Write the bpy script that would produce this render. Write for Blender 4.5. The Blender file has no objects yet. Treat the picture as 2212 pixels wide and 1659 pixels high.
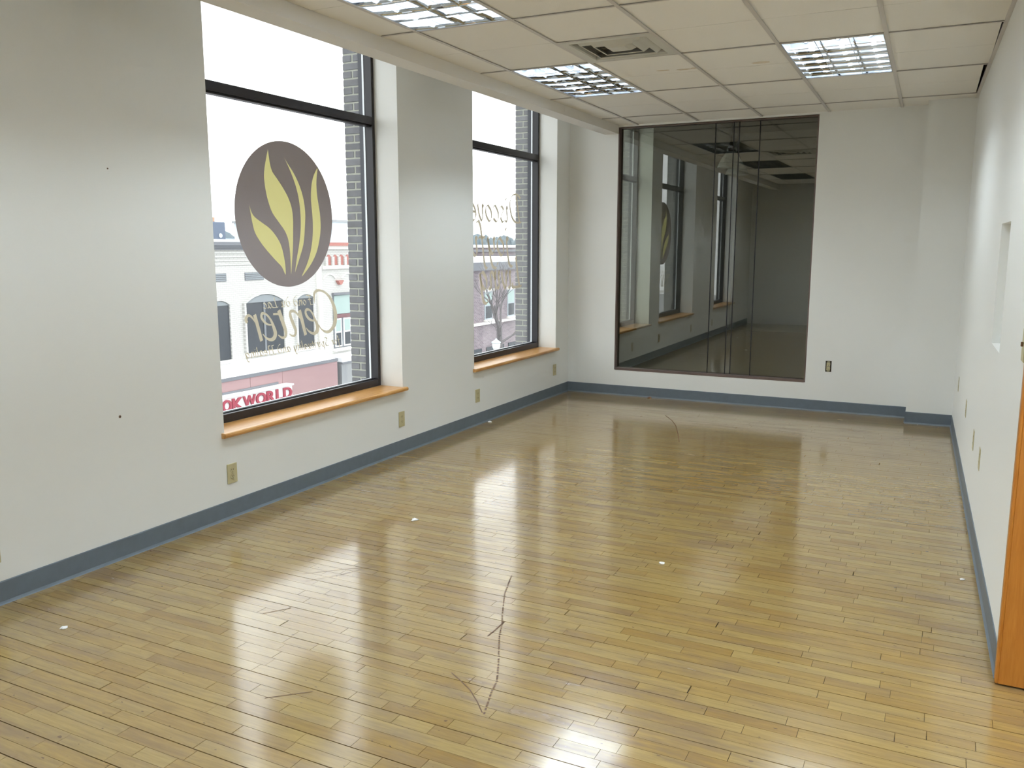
import bpy, bmesh, math, random
from mathutils import Vector, Matrix
random.seed(7)
S = bpy.context.scene
COL = S.collection

# ------------------------------------------------------------------ camera, sky, exposure
YAW, PITCH, FPX = 0.4661, -0.1586, 1840.93
CAM = Vector((3.6212, 0.0, 1.559))
fw = Vector((-math.sin(YAW)*math.cos(PITCH), math.cos(YAW)*math.cos(PITCH), math.sin(PITCH)))
rt = Vector((math.cos(YAW), math.sin(YAW), 0.0))
up = rt.cross(fw)
cam_data = bpy.data.cameras.new('camera')
cam_data.sensor_width = 36.0
cam_data.lens = FPX*36.0/2212.0
cam_data.clip_start = 0.05; cam_data.clip_end = 2000
cam = bpy.data.objects.new('camera', cam_data); COL.objects.link(cam)
cam.matrix_world = Matrix(((rt.x, up.x, -fw.x, CAM.x), (rt.y, up.y, -fw.y, CAM.y), (rt.z, up.z, -fw.z, CAM.z), (0, 0, 0, 1)))
S.camera = cam
SKY = 2.2            # even white overcast sky
TUBE = 62.0          # fluorescent tubes
world = bpy.data.worlds.new('overcast_sky'); S.world = world
world.use_nodes = True
bg = world.node_tree.nodes['Background']
bg.inputs[0].default_value = (0.95, 0.98, 1.0, 1); bg.inputs[1].default_value = SKY
S.view_settings.view_transform = 'Standard'
S.view_settings.look = 'None'
S.view_settings.exposure = 0.48
S.view_settings.gamma = 1.0
S.view_settings.use_curve_mapping = False
S.cycles.use_light_tree = False
S.cycles.adaptive_threshold = 0.1
S.cycles.adaptive_min_samples = 16
S.cycles.max_bounces = 7
S.cycles.diffuse_bounces = 4
S.cycles.glossy_bounces = 4
S.cycles.transparent_max_bounces = 10
S.cycles.sample_clamp_indirect = 6.0

# ------------------------------------------------------------------ measures of the place (metres)
D = 8.562            # back wall
W, WA = 3.7651, 0.026   # right wall at the back, and how it opens towards the front
H = 2.7875           # suspended ceiling
G = 0.6096
XE, YS, GA = 0.784, 5.60, -0.0124
XB, XU, HB = 0.5396, 0.388, 2.711
YR = -0.9            # wall behind the camera
TOP = 3.3
SILL = 0.511
WIN = [(0.50, 2.08), (3.528, 5.347), (6.460, 8.227), (9.62, 11.43)]
WHEAD = 3.16
BH = 0.1055
GL, GR, GB, GT = 0.537, 2.492, 0.2815, 2.772
XP, DB = 3.4004, 0.253
YJ = 3.345           # end of the right wall at the doorway
def wx(y): return W + WA*(D-y)

# ------------------------------------------------------------------ helpers
def tag(o, label=None, cat=None, group=None, kind=None):
    if label: o['label'] = label
    if cat: o['category'] = cat
    if group: o['group'] = group
    if kind: o['kind'] = kind
    return o
def empty(name, loc, rz=0.0):
    o = bpy.data.objects.new(name, None); COL.objects.link(o)
    o.empty_display_size = 0.1
    o.location = loc; o.rotation_euler = (0, 0, rz)
    return o
def link(name, me, mat=None, parent=None, loc=None):
    o = bpy.data.objects.new(name, me); COL.objects.link(o)
    if mat is not None and not me.materials: me.materials.append(mat)
    if parent is not None: o.parent = parent
    if loc is not None: o.location = loc
    return o
class MB:
    """collects shapes and links them as one mesh object (coordinates are local to the parent)"""
    def __init__(s): s.v = []; s.f = []
    def add(s, vs, fs):
        n = len(s.v); s.v += [tuple(v) for v in vs]; s.f += [tuple(i+n for i in f) for f in fs]; return s
    def box(s, x0, x1, y0, y1, z0, z1):
        return s.add([(x0,y0,z0),(x1,y0,z0),(x1,y1,z0),(x0,y1,z0),(x0,y0,z1),(x1,y0,z1),(x1,y1,z1),(x0,y1,z1)],
                     [(0,3,2,1),(4,5,6,7),(0,1,5,4),(1,2,6,5),(2,3,7,6),(3,0,4,7)])
    def hexa(s, bot, top):
        return s.add(list(bot)+list(top), [(0,3,2,1),(4,5,6,7),(0,1,5,4),(1,2,6,5),(2,3,7,6),(3,0,4,7)])
    def prism_x(s, yz, x0, x1):
        n = len(yz)
        return s.add([(x0,y,z) for y,z in yz]+[(x1,y,z) for y,z in yz],
                     [tuple(range(n)), tuple(range(2*n-1, n-1, -1))]+[(i, i+n, (i+1)%n+n, (i+1)%n) for i in range(n)])
    def prism_y(s, xz, y0, y1):
        n = len(xz)
        return s.add([(x,y0,z) for x,z in xz]+[(x,y1,z) for x,z in xz],
                     [tuple(range(n)), tuple(range(2*n-1, n-1, -1))]+[(i, i+n, (i+1)%n+n, (i+1)%n) for i in range(n)])
    def prism_z(s, xy, z0, z1):
        n = len(xy)
        return s.add([(x,y,z0) for x,y in xy]+[(x,y,z1) for x,y in xy],
                     [tuple(range(n-1,-1,-1)), tuple(range(n, 2*n))]+[(i, (i+1)%n, (i+1)%n+n, i+n) for i in range(n)])
    def tube(s, pts, rad, n=8):
        pts = [Vector(p) for p in pts]; rings = []
        for i, p in enumerate(pts):
            t = (pts[min(i+1, len(pts)-1)]-pts[max(i-1, 0)]).normalized()
            a = Vector((0,0,1)) if abs(t.z) < 0.9 else Vector((1,0,0))
            u = t.cross(a).normalized(); w = t.cross(u)
            r = rad[i] if isinstance(rad, (list, tuple)) else rad
            rings.append([p+u*(r*math.cos(2*math.pi*k/n))+w*(r*math.sin(2*math.pi*k/n)) for k in range(n)])
        fs = []
        for i in range(len(pts)-1):
            for k in range(n): fs.append((i*n+k, i*n+(k+1)%n, (i+1)*n+(k+1)%n, (i+1)*n+k))
        fs.append(tuple(range(n-1,-1,-1))); fs.append(tuple((len(pts)-1)*n+k for k in range(n)))
        return s.add([v for r in rings for v in r], fs)
    def lathe(s, prof, n=24, c=(0,0,0)):
        vs = []; fs = []
        for r, z in prof: vs += [(c[0]+r*math.cos(2*math.pi*k/n), c[1]+r*math.sin(2*math.pi*k/n), c[2]+z) for k in range(n)]
        for i in range(len(prof)-1):
            for k in range(n): fs.append((i*n+k, i*n+(k+1)%n, (i+1)*n+(k+1)%n, (i+1)*n+k))
        return s.add(vs, fs)
    def mesh(s, name, bevel=0.0, smooth=False, seg=1):
        me = bpy.data.meshes.new(name); me.from_pydata(s.v, [], s.f)
        b = bmesh.new(); b.from_mesh(me)
        bmesh.ops.recalc_face_normals(b, faces=b.faces)
        if bevel > 0:
            ed = [e for e in b.edges if len(e.link_faces) == 2 and e.calc_face_angle(0) > 0.5]
            bmesh.ops.bevel(b, geom=ed, offset=bevel, segments=seg, affect='EDGES', clamp_overlap=True)
        b.to_mesh(me); b.free()
        if smooth: me.polygons.foreach_set('use_smooth', [True]*len(me.polygons))
        return me
    def build(s, name, mat, parent=None, bevel=0.0, smooth=False, loc=None, seg=1):
        return link(name, s.mesh(name, bevel, smooth, seg), mat, parent, loc)
def struct(name, mb, mat, bevel=0.0): return tag(mb.build(name, mat, None, bevel), kind='structure')
def copy_tree(o, parent=None):
    c = o.copy(); COL.objects.link(c); c.parent = parent
    for ch in o.children:
        copy_tree(ch, c)
    return c

# ------------------------------------------------------------------ materials
def srgb(r, g, b):
    f = lambda c: c/12.92 if c <= 0.04045 else ((c+0.055)/1.055)**2.4
    return (f(r/255), f(g/255), f(b/255))
class NT:
    def __init__(s, name):
        s.m = bpy.data.materials.new(name); s.m.use_nodes = True
        s.t = s.m.node_tree; s.p = s.t.nodes['Principled BSDF']; s.out = s.t.nodes['Material Output']
    def n(s, kind, **kw):
        x = s.t.nodes.new(kind)
        for k, v in kw.items(): setattr(x, k, v)
        return x
    def l(s, a, b): s.t.links.new(a, b)
    def pos(s, scale=(1,1,1)):
        g = s.n('ShaderNodeNewGeometry'); m = s.n('ShaderNodeMapping'); m.inputs['Scale'].default_value = scale
        s.l(g.outputs['Position'], m.inputs['Vector']); return m.outputs[0]
    def noise(s, vec, scale, detail=3, rough=0.5, dist=0.0):
        x = s.n('ShaderNodeTexNoise'); x.inputs['Scale'].default_value = scale; x.inputs['Detail'].default_value = detail
        x.inputs['Roughness'].default_value = rough; x.inputs['Distortion'].default_value = dist
        s.l(vec, x.inputs['Vector']); return x.outputs[0]
    def ramp(s, fac, stops):
        r = s.n('ShaderNodeValToRGB'); e = r.color_ramp.elements
        while len(e) < len(stops): e.new(0.5)
        for i, (p, c) in enumerate(stops):
            e[i].position = p; e[i].color = (*c, 1) if len(c) == 3 else c
        s.l(fac, r.inputs[0]); return r.outputs[0]
    def mix(s, fac, a, b, mode='MIX'):
        x = s.n('ShaderNodeMix', data_type='RGBA', blend_type=mode)
        for sock, val in ((x.inputs[0], fac), (x.inputs[6], a), (x.inputs[7], b)):
            if hasattr(val, 'links'): s.l(val, sock)
            elif isinstance(val, (int, float)): sock.default_value = val
            else: sock.default_value = (*val, 1)
        return x.outputs[2]
    def math(s, op, a, b=None):
        x = s.n('ShaderNodeMath', operation=op)
        for i, val in enumerate((a, b)):
            if val is None: continue
            if hasattr(val, 'links'): s.l(val, x.inputs[i])
            else: x.inputs[i].default_value = val
        return x.outputs[0]
    def bump(s, height, strength, dist=0.01):
        x = s.n('ShaderNodeBump'); x.inputs['Strength'].default_value = strength; x.inputs['Distance'].default_value = dist
        s.l(height, x.inputs['Height']); s.l(x.outputs[0], s.p.inputs['Normal'])
def plain(name, col, rough=0.5, metal=0.0, var=0.0, vscale=3.0, bump=0.0, bscale=200.0, spec=0.5, rand=0.0):
    t = NT(name); p = t.p
    p.inputs['Roughness'].default_value = rough; p.inputs['Metallic'].default_value = metal
    p.inputs['Specular IOR Level'].default_value = spec
    c = None
    if var > 0:
        nz = t.noise(t.pos(), vscale, 4)
        c = t.ramp(nz, [(0.3, tuple(x*(1-var) for x in col)), (0.7, tuple(min(1, x*(1+var)) for x in col))])
    if rand > 0:
        oi = t.n('ShaderNodeObjectInfo'); g = t.n('ShaderNodeNewGeometry')
        r = t.math('FRACT', t.math('ADD', oi.outputs['Random'], g.outputs['Random Per Island']))
        k = t.ramp(r, [(0.0, (1-rand,)*3), (1.0, (1+rand,)*3)])
        c = t.mix(1.0, c if c is not None else col, k, 'MULTIPLY')
    if c is not None: t.l(c, p.inputs['Base Color'])
    else: p.inputs['Base Color'].default_value = (*col, 1)
    if bump > 0: t.bump(t.noise(t.pos(), bscale, 2), bump, 0.002)
    return t.m
def glass(name, tint, refl=0.04, rough=0.0):
    t = NT(name); t.t.nodes.remove(t.p)
    lw = t.n('ShaderNodeLayerWeight'); lw.inputs[0].default_value = 0.5
    k = t.math('ADD', t.math('MULTIPLY', t.math('POWER', lw.outputs['Facing'], 5.0), 1-refl), refl)
    tr = t.n('ShaderNodeBsdfTransparent'); tr.inputs[0].default_value = (*tint, 1)
    gs = t.n('ShaderNodeBsdfGlossy'); gs.inputs[0].default_value = (1,1,1,1); gs.inputs['Roughness'].default_value = rough
    mx = t.n('ShaderNodeMixShader'); t.l(k, mx.inputs[0]); t.l(tr.outputs[0], mx.inputs[1]); t.l(gs.outputs[0], mx.inputs[2])
    t.l(mx.outputs[0], t.out.inputs[0]); return t.m
def emit(name, col, strength):
    t = NT(name); t.p.inputs['Base Color'].default_value = (0.8,0.8,0.8,1)
    t.p.inputs['Emission Color'].default_value = (*col, 1); t.p.inputs['Emission Strength'].default_value = strength
    return t.m
def vinyl(name, col, back):
    t = NT(name); t.t.nodes.remove(t.p)
    d = t.n('ShaderNodeBsdfDiffuse'); d.inputs[0].default_value = (*col, 1)
    r = t.n('ShaderNodeBsdfTranslucent'); r.inputs[0].default_value = (*col, 1)
    mx = t.n('ShaderNodeMixShader'); mx.inputs[0].default_value = back
    t.l(d.outputs[0], mx.inputs[1]); t.l(r.outputs[0], mx.inputs[2]); t.l(mx.outputs[0], t.out.inputs[0]); return t.m
def wood(name, a, b, rough=0.3, along='y', scale=6.0):
    t = NT(name)
    sc = {'y': (9, 0.7, 9), 'z': (9, 9, 0.6), 'x': (0.7, 9, 9)}[along]
    v = t.pos(sc)
    n1 = t.noise(v, scale, 5, 0.6, 0.6); n2 = t.noise(v, scale*6, 2)
    c = t.ramp(t.math('ADD', t.math('MULTIPLY', n1, 0.75), t.math('MULTIPLY', n2, 0.25)), [(0.33, a), (0.68, b)])
    t.l(c, t.p.inputs['Base Color']); t.p.inputs['Roughness'].default_value = rough
    return t.m
def floor_wood():
    t = NT('maple_strip')
    g = t.n('ShaderNodeNewGeometry'); oi = t.n('ShaderNodeObjectInfo')
    r = t.math('FRACT', t.math('ADD', oi.outputs['Random'], g.outputs['Random Per Island']))
    r2 = t.math('FRACT', t.math('MULTIPLY', r, 17.31))
    base = t.ramp(r, [(0.0, srgb(191,160,101)), (0.2, srgb(203,176,118)), (0.45, srgb(209,186,130)), (0.7, srgb(195,165,104)), (0.85, srgb(205,182,128)), (1.0, srgb(187,159,110))])
    sh = t.n('ShaderNodeCombineXYZ'); t.l(t.math('MULTIPLY', r, 31.0), sh.inputs[0]); t.l(t.math('MULTIPLY', r2, 7.0), sh.inputs[1])
    ad = t.n('ShaderNodeVectorMath', operation='ADD'); t.l(g.outputs['Position'], ad.inputs[0]); t.l(sh.outputs[0], ad.inputs[1])
    mp = t.n('ShaderNodeMapping'); mp.inputs['Scale'].default_value = (2.0, 26.0, 1.0); t.l(ad.outputs[0], mp.inputs[0])
    grain = t.noise(mp.outputs[0], 3.0, 3, 0.62, 0.4)
    c = t.mix(0.55, base, t.ramp(grain, [(0.3, (0.70,0.66,0.62)), (0.62, (1.05,1.04,1.0))]), 'MULTIPLY')
    # worn finish: greyish streaks along the boards and in the trodden part of the room
    w1 = t.noise(t.pos((1.1, 5.0, 1)), 2.6, 4, 0.6)
    w2 = t.noise(t.pos((0.9, 0.7, 1)), 0.9, 2)
    wear = t.math('MULTIPLY', t.ramp(w1, [(0.45, (0,0,0)), (0.66, (1,1,1))]), t.ramp(w2, [(0.32, (0.15,)*3), (0.62, (1,1,1))]))
    c = t.mix(t.math('MULTIPLY', wear, 0.62), c, srgb(156,134,120))
    c = t.mix(1.0, c, (0.555, 0.512, 0.415), 'MULTIPLY')
    sp = t.noise(t.pos((14, 26, 1)), 2.4, 1)
    c = t.mix(t.ramp(sp, [(0.745, (0,0,0)), (0.775, (0.7,)*3)]), c, srgb(84,66,52))
    t.l(c, t.p.inputs['Base Color'])
    ro = t.math('ADD', 0.125, t.math('ADD', t.math('MULTIPLY', wear, 0.12), t.math('MULTIPLY', r2, 0.05)))
    t.l(ro, t.p.inputs['Roughness']); t.p.inputs['Specular IOR Level'].default_value = 0.68
    t.bump(t.noise(t.pos((3, 14, 1)), 5.0, 1), 0.05, 0.002)
    t.p.inputs['Coat Weight'].default_value = 0.5; t.p.inputs['Coat Roughness'].default_value = 0.11
    return t.m

M = {}
M['wall'] = plain('wall_paint', (0.835, 0.84, 0.805), 0.42, spec=0.4)
M['tile'] = plain('ceiling_tile', (0.88, 0.86, 0.81), 0.9, bump=0.4, bscale=160, spec=0.1, rand=0.015)
M['tee'] = plain('tee_metal', (0.62, 0.59, 0.56), 0.5)
M['soffit'] = plain('soffit_paint', (0.80, 0.78, 0.735), 0.7)
M['base'] = plain('vinyl_base', srgb(100, 110, 118), 0.42, var=0.05, vscale=20)
M['black'] = plain('black_aluminium', srgb(34, 32, 36), 0.35)
M['darkgrey'] = plain('grey_metal', srgb(62, 64, 70), 0.4)
M['spacer'] = plain('spacer_aluminium', (0.75, 0.78, 0.8), 0.35)
M['glass'] = glass('window_glass', (0.97, 0.98, 0.975), 0.035)
M['tint'] = glass('tinted_glass', (0.64, 0.66, 0.60), 0.14)
M['brick'] = plain('grey_brick', srgb(112, 112, 116), 0.85, var=0.16, vscale=22, bump=0.6, bscale=120, rand=0.12)
M['mortar'] = plain('mortar', srgb(165, 166, 154), 0.95, var=0.08, vscale=30)
M['sillwood'] = wood('oak_sill', srgb(178, 122, 58), srgb(216, 168, 104), 0.28, 'y')
M['jambwood'] = wood('oak_jamb', srgb(176, 108, 34), srgb(196, 130, 52), 0.35, 'z')
M['floor'] = floor_wood()
M['subfloor'] = plain('subfloor', srgb(44, 31, 21), 0.9)
M['ivory'] = plain('ivory_plastic', srgb(188, 178, 138), 0.35)
M['slot'] = plain('dark_slot', srgb(52, 42, 30), 0.6)
M['tube'] = emit('fluorescent_tube', (0.82, 0.92, 1.0), TUBE)
M['louver'] = plain('louver_aluminium', (0.86, 0.88, 0.91), 0.045, 1.0)
M['housing'] = plain('lamp_housing', (0.30, 0.31, 0.33), 0.35)
M['white'] = plain('white_enamel', (0.80, 0.80, 0.78), 0.4)
M['vent'] = plain('vent_enamel', (0.62, 0.61, 0.55), 0.4)
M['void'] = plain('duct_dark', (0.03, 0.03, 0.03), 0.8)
M['brown'] = plain('bronze_trim', srgb(104, 88, 82), 0.45)
M['seam'] = plain('dark_seam', srgb(20, 21, 24), 0.5)
M['disc'] = vinyl('brown_vinyl', srgb(174, 166, 166), 0.16)
M['flame'] = vinyl('yellow_vinyl', srgb(226, 222, 182), 0.66)
M['gold'] = vinyl('gold_vinyl', srgb(206, 198, 176), 0.27)
M['thingold'] = vinyl('thin_gold_vinyl', srgb(206, 196, 176), 0.24)
M['paper'] = plain('paper', (0.85, 0.85, 0.82), 0.8)
M['scratch'] = plain('scratch', srgb(98, 72, 48), 0.7)
M['plug'] = plain('wall_plug', srgb(120, 92, 70), 0.6)
M['screw'] = plain('plate_screw', srgb(150, 145, 120), 0.4)

# ------------------------------------------------------------------ the room: floor
fl = MB().box(-0.05, wx(YR)+0.3, YR-0.1, D+0.02, -0.12, -0.018)
floor = struct('floor', fl, M['subfloor'])
PITCHB, Y00 = 0.0575, 1.466
STRONG = {0, 2, 5, 7, 9, 13, 18, 22, 27, 31, 36, 39, 44, 48, 54, 59, 65, 71, 78, 86, 93, 101, 110}
LENS = [0.14, 0.18, 0.22, 0.26, 0.30, 0.34, 0.39, 0.45, 0.53, 0.63]
def plank_geo(L, w):
    return ([(0,0,-0.018),(L,0,-0.018),(L,w,-0.018),(0,w,-0.018),(0,0,0),(L,0,0),(L,w,0),(0,w,0)],
            [(0,1,5,4),(1,2,6,5),(2,3,7,6),(3,0,4,7),(4,5,6,7),(3,2,1,0)])
planks = []
for k in range(-42, 125):
    y0 = Y00+k*PITCHB; 
    if y0 < YR or y0 > D-0.01: continue
    gap = 0.0038 if k in STRONG else (0.0021 if random.random() < 0.4 else 0.0014)
    w = min(PITCHB-gap, D-y0)
    x = -random.uniform(0, 0.4); xe = wx(y0)+ (0.35 if y0 < YJ-0.06 and y0 > 1.9 else 0.0)
    if y0 > D-DB: xe = XP
    y = y0+gap
    while x < xe:
        L = random.choice(LENS); egap = 0.0045 if random.random() < 0.02 else random.choice((0.0010, 0.0014, 0.0019))
        planks.append([x, y, L-egap, w]); x += L
def in_view(x, y):
    d = Vector((x, y, 0))-CAM; z = d.dot(fw)
    if z < 0.3: return 0
    u = 1106+FPX*d.dot(rt)/z; v = 829.5-FPX*d.dot(up)/z
    if not (-60 < u < 2272 and v < 1720): return 0
    return 1.0/z**3
planks.sort(key=lambda p: -in_view(p[0]+p[2]/2, p[1])*p[2])
pm = {}
for p in planks[:300]:
    key = (round(p[2], 4), round(p[3], 4))
    if key not in pm:
        me = bpy.data.meshes.new('plank'); me.from_pydata(*[plank_geo(*key)[0], [], plank_geo(*key)[1]]); me.materials.append(M['floor']); pm[key] = me
    link('plank', pm[key], None, floor, (p[0], p[1], 0.0))
mb = MB()
for p in planks[300:]:
    v, f = plank_geo(p[2], p[3]); mb.add([(a+p[0], b+p[1], c) for a, b, c in v], f)
me = bpy.data.meshes.new('far_planks'); me.from_pydata(mb.v, [], mb.f); me.materials.append(M['floor'])
tag(link('far_planks', me, None, floor), kind='stuff')
# scratches gouged into the finish
def ribbon(name, pts, w, mat, parent, z=0.0006):
    b = MB(); pts = [Vector((a, c, z)) for a, c in pts]
    for i in range(len(pts)-1):
        t = (pts[i+1]-pts[i]).normalized(); n = Vector((-t.y, t.x, 0))*w/2
        b.add([pts[i]-n, pts[i+1]-n, pts[i+1]+n, pts[i]+n], [(0,1,2,3)])
    return b.build(name, mat, parent)
def dashed(pts, n, duty, w):
    segs = []
    for i in range(len(pts)-1):
        a, b = Vector(pts[i]), Vector(pts[i+1])
        for j in range(n):
            t0 = j/n+random.uniform(0, 0.25)/n; t1 = t0+duty*random.uniform(0.6, 1.1)/n
            segs.append((a.lerp(b, t0), a.lerp(b, min(1, t1))))
    return segs
sb = MB()
for a, b in dashed([(1.885,3.43),(1.93,3.29),(1.971,3.198),(2.04,3.05),(2.067,3.0),(2.11,2.89),(2.158,2.794),(2.215,2.68),(2.27,2.565),(2.295,2.468),(2.338,2.338)], 6, 0.62, 0.006):
    t = (b-a).normalized(); n = Vector((-t.y, t.x))*0.0036
    sb.add([(a-n).to_3d()+Vector((0,0,.0006)), (b-n).to_3d()+Vector((0,0,.0006)), (b+n).to_3d()+Vector((0,0,.0006)), (a+n).to_3d()+Vector((0,0,.0006))], [(0,1,2,3)])
sb.build('scratch', M['scratch'], floor)
ribbon('scratch', [(1.862,3.496),(1.88,3.44),(1.896,3.385)], 0.004, M['scratch'], floor)
ribbon('scratch', [(2.069,2.867),(2.07,2.93),(2.068,3.017)], 0.007, M['scratch'], floor)
ribbon('scratch', [(2.091,2.54),(2.15,2.505),(2.214,2.463),(2.28,2.40),(2.327,2.348)], 0.004, M['scratch'], floor)
ribbon('scratch', [(1.37,7.688),(1.50,7.47),(1.595,7.258),(1.70,6.95),(1.797,6.646)], 0.006, M['scratch'], floor)
ribbon('scratch', [(0.95,3.05),(1.1,3.2),(1.32,3.36),(1.5,3.47)], 0.0022, M['scratch'], floor)
ribbon('scratch', [(1.02,2.98),(1.12,3.12),(1.2,3.3)], 0.002, M['scratch'], floor)
ribbon('scratch', [(1.10,2.62),(1.17,2.72)], 0.004, M['scratch'], floor)
ribbon('scratch', [(1.60,2.09),(1.72,2.20)], 0.004, M['scratch'], floor)

# ------------------------------------------------------------------ walls
ADX = 4.9; ADY = 16.5; ADZ = 3.65
wl = MB()
edges = [YR-0.2]+[e for w_ in WIN for e in w_]+[ADY+0.2]
for i in range(0, len(edges), 2): wl.box(-0.30, 0.0, edges[i], edges[i+1], -0.3, ADZ+0.1)
for a, b in WIN:
    wl.box(-0.30, 0.0, a, b, -0.3, SILL-0.032); wl.box(-0.30, 0.0, a, b, WHEAD, ADZ+0.1)
struct('wall_left', wl, M['wall'])
wb = MB()
wb.box(0.0, GL, D, D+0.14, -0.1, ADZ); wb.box(GR, W+0.6, D, D+0.14, -0.1, ADZ)
wb.box(GL, GR, D, D+0.14, -0.1, GB-0.012); wb.box(GL, GR, D, D+0.14, GT+0.004, ADZ)
struct('wall_back', wb, M['wall'])
struct('wall_pier', MB().box(XP, W+0.3, D-DB, D, -0.1, TOP), M['wall'])
# right wall (leans outwards by a degree and a half), with the small recess
def rpt(y, off, z): return (wx(y)+off, y, z)
def rseg(b, y0, y1, z0, z1, o0=0.0, o1=0.14):
    b.hexa([rpt(y0,o0,z0), rpt(y0,o1,z0), rpt(y1,o1,z0), rpt(y1,o0,z0)], [rpt(y0,o0,z1), rpt(y0,o1,z1), rpt(y1,o1,z1), rpt(y1,o0,z1)])
NY0, NY1, NZ0, NZ1 = 4.455, 4.925, 1.083, 1.676
wr = MB()
rseg(wr, NY1, D, -0.1, TOP); rseg(wr, YJ+0.022, NY0, -0.1, TOP); rseg(wr, NY0, NY1, -0.1, NZ0); rseg(wr, NY0, NY1, NZ1, TOP)
rseg(wr, NY0, NY1, NZ0, NZ1, 0.10, 0.14)
rseg(wr, 1.35, YJ+0.022, 2.15, TOP); rseg(wr, YR, 1.35, -0.1, TOP)
struct('wall_right', wr, M['wall'])
struct('wall_front', MB().box(0.0, wx(YR)+0.2, YR-0.14, YR, -0.1, TOP), M['wall'])
# hallway beyond the doorway
hl = MB(); hl.box(5.6, 5.7, 1.2, 4.4, -0.1, TOP); hl.box(wx(2)+0.13, 5.7, 4.3, 4.4, -0.1, TOP); hl.box(wx(2)+0.13, 5.7, 1.1, 1.2, -0.1, TOP)
struct('wall_hallway', hl, M['wall'])
struct('ceiling_hallway', MB().box(wx(2)+0.14, 5.7, 1.1, 4.4, 2.75, 2.85), M['soffit'])
struct('floor_hallway', MB().box(wx(2)+0.15, 5.7, 1.1, 4.4, -0.12, -0.004), M['sillwood'])
# oak lining of the doorway
dj = tag(empty('door_1', (wx(YJ), YJ, 0)), kind='structure')
MB().box(-0.002, 0.16, 0.0, 0.022, 0.006, 2.16).build('jamb', M['jambwood'], dj, 0.002)
MB().box(-0.012, 0.0, 0.0, 0.05, 0.006, 2.20).build('casing', M['jambwood'], dj, 0.003)
MB().box(-0.012, 0.16, -1.995, 0.0, 2.13, 2.16).build('head', M['jambwood'], dj, 0.002)

# baseboards: thin vinyl cove base with a small toe
def base_profile(): return [(0.0, BH), (0.003, BH), (0.0045, BH-0.004), (0.0045, 0.014), (0.009, 0.004), (0.012, 0.0), (0.0, 0.0)]
struct('baseboard_left', MB().prism_y(base_profile(), YR, D-0.001), M['base'])
struct('baseboard_back', MB().prism_x([(D-a, z) for a, z in base_profile()], 0.004, XP), M['base'])
struct('baseboard_pier', MB().prism_x([(D-DB-a, z) for a, z in base_profile()], XP-0.006, wx(D-DB)-0.004).prism_y([(XP-a, z) for a, z in base_profile()], D-DB-0.006, D-0.004), M['base'])
br = MB(); pr = base_profile(); n = len(pr)
br.add([(wx(YJ+0.05)-a, YJ+0.05, z) for a, z in pr]+[(wx(D-DB)-a, D-DB-0.004, z) for a, z in pr],
       [tuple(range(n)), tuple(range(2*n-1, n-1, -1))]+[(i, i+n, (i+1)%n+n, (i+1)%n) for i in range(n)])
struct('baseboard_right', br, M['base'])

# ------------------------------------------------------------------ ceiling
struct('ceiling', MB().box(0.0, wx(YR)+0.2, YR, D, TOP, TOP+0.12), M['soffit'])
ceil = bpy.data.objects['ceiling']
struct('soffit_beam', MB().box(XU, XB, YR, D, HB, TOP), M['soffit'])
def gp(kx, ky): return (XE+kx*G+GA*ky*G, YS+ky*G-GA*kx*G)
TR = 0.007           # tile face sits this far above the tee faces
KY0 = -10
def tile_mesh(x0, x1, y0, y1, score, skew):
    b = MB(); parts = [(y0, y1)] if not score else [(y0, (y0+y1)/2-0.002), ((y0+y1)/2+0.002, y1)]
    for a, c in parts: b.box(x0, x1, a, c, H+TR, H+TR+0.012)
    b.box(x0, x1, y0, y1, H+TR+0.005, H+TR+0.016)
    b.v = [(x+GA*(y-YS), y-GA*(x-XE), z) for x, y, z in b.v]
    return b.mesh('ceiling_tile')
LIGHTS = [(0, -4), (0, 0), (3, -4), (3, 0), (0, -8), (3, -8)]     # (column, first 2-foot step)
VENT = (1, -1)
cols = [(XB-XE-0.02, 0.0)]+[(k*G, (k+1)*G) for k in range(4)]+[(4*G, None)]
for ci, (c0, c1) in enumerate(cols):
    kx = ci-1
    for ky in range(KY0, 6, 2):
        y0 = YS+ky*G; y1 = min(YS+(ky+2)*G, D+0.06)
        if (kx, ky) in LIGHTS: continue
        score = ky+2 <= 4
        if (kx, ky) == (VENT[0], VENT[1]-1): y1 = YS+VENT[1]*G; score = False
        x0 = XE+c0; x1 = XE+c1 if c1 is not None else wx(y1)-0.002 if y1 < D-DB else W+0.03
        if y1-y0 < 0.05: continue
        yy1 = y1 if y1 < D else D-0.001+GA*(x0-XE)
        link('ceiling_tile', tile_mesh(x0, x1, y0, yy1 if yy1 > y0+0.05 else y1, score, 0), M['tile'], ceil)
def tee(p, q, w, name='tee'):
    p = Vector(p); q = Vector(q); t = (q-p).normalized(); n = Vector((-t.y, t.x))*w/2
    a = [p-n, q-n, q+n, p+n]
    b = MB().hexa([(v.x, v.y, H) for v in a], [(v.x, v.y, H+0.0015) for v in a])
    n2 = n*0.12; a2 = [p-n2, q-n2, q+n2, p+n2]
    b.hexa([(v.x, v.y, H+0.001) for v in a2], [(v.x, v.y, H+0.03) for v in a2])
    b.build(name, M['tee'], ceil)
ye = (D-YS)/G
for kx in range(5):
    tee(gp(kx, KY0), gp(kx, ye-0.01), 0.024, 'main_tee')
for ky in range(KY0, 6, 2):
    for kx in range(-1, 5):
        a = gp(kx, ky) if kx >= 0 else (XB, YS+ky*G+0.003)
        b = gp(kx+1, ky) if kx < 4 else (wx(YS+ky*G), gp(4.9, ky)[1])
        tee((a[0]+0.012, a[1]), (b[0]-0.012, b[1]), 0.016, 'cross_tee')
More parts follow.
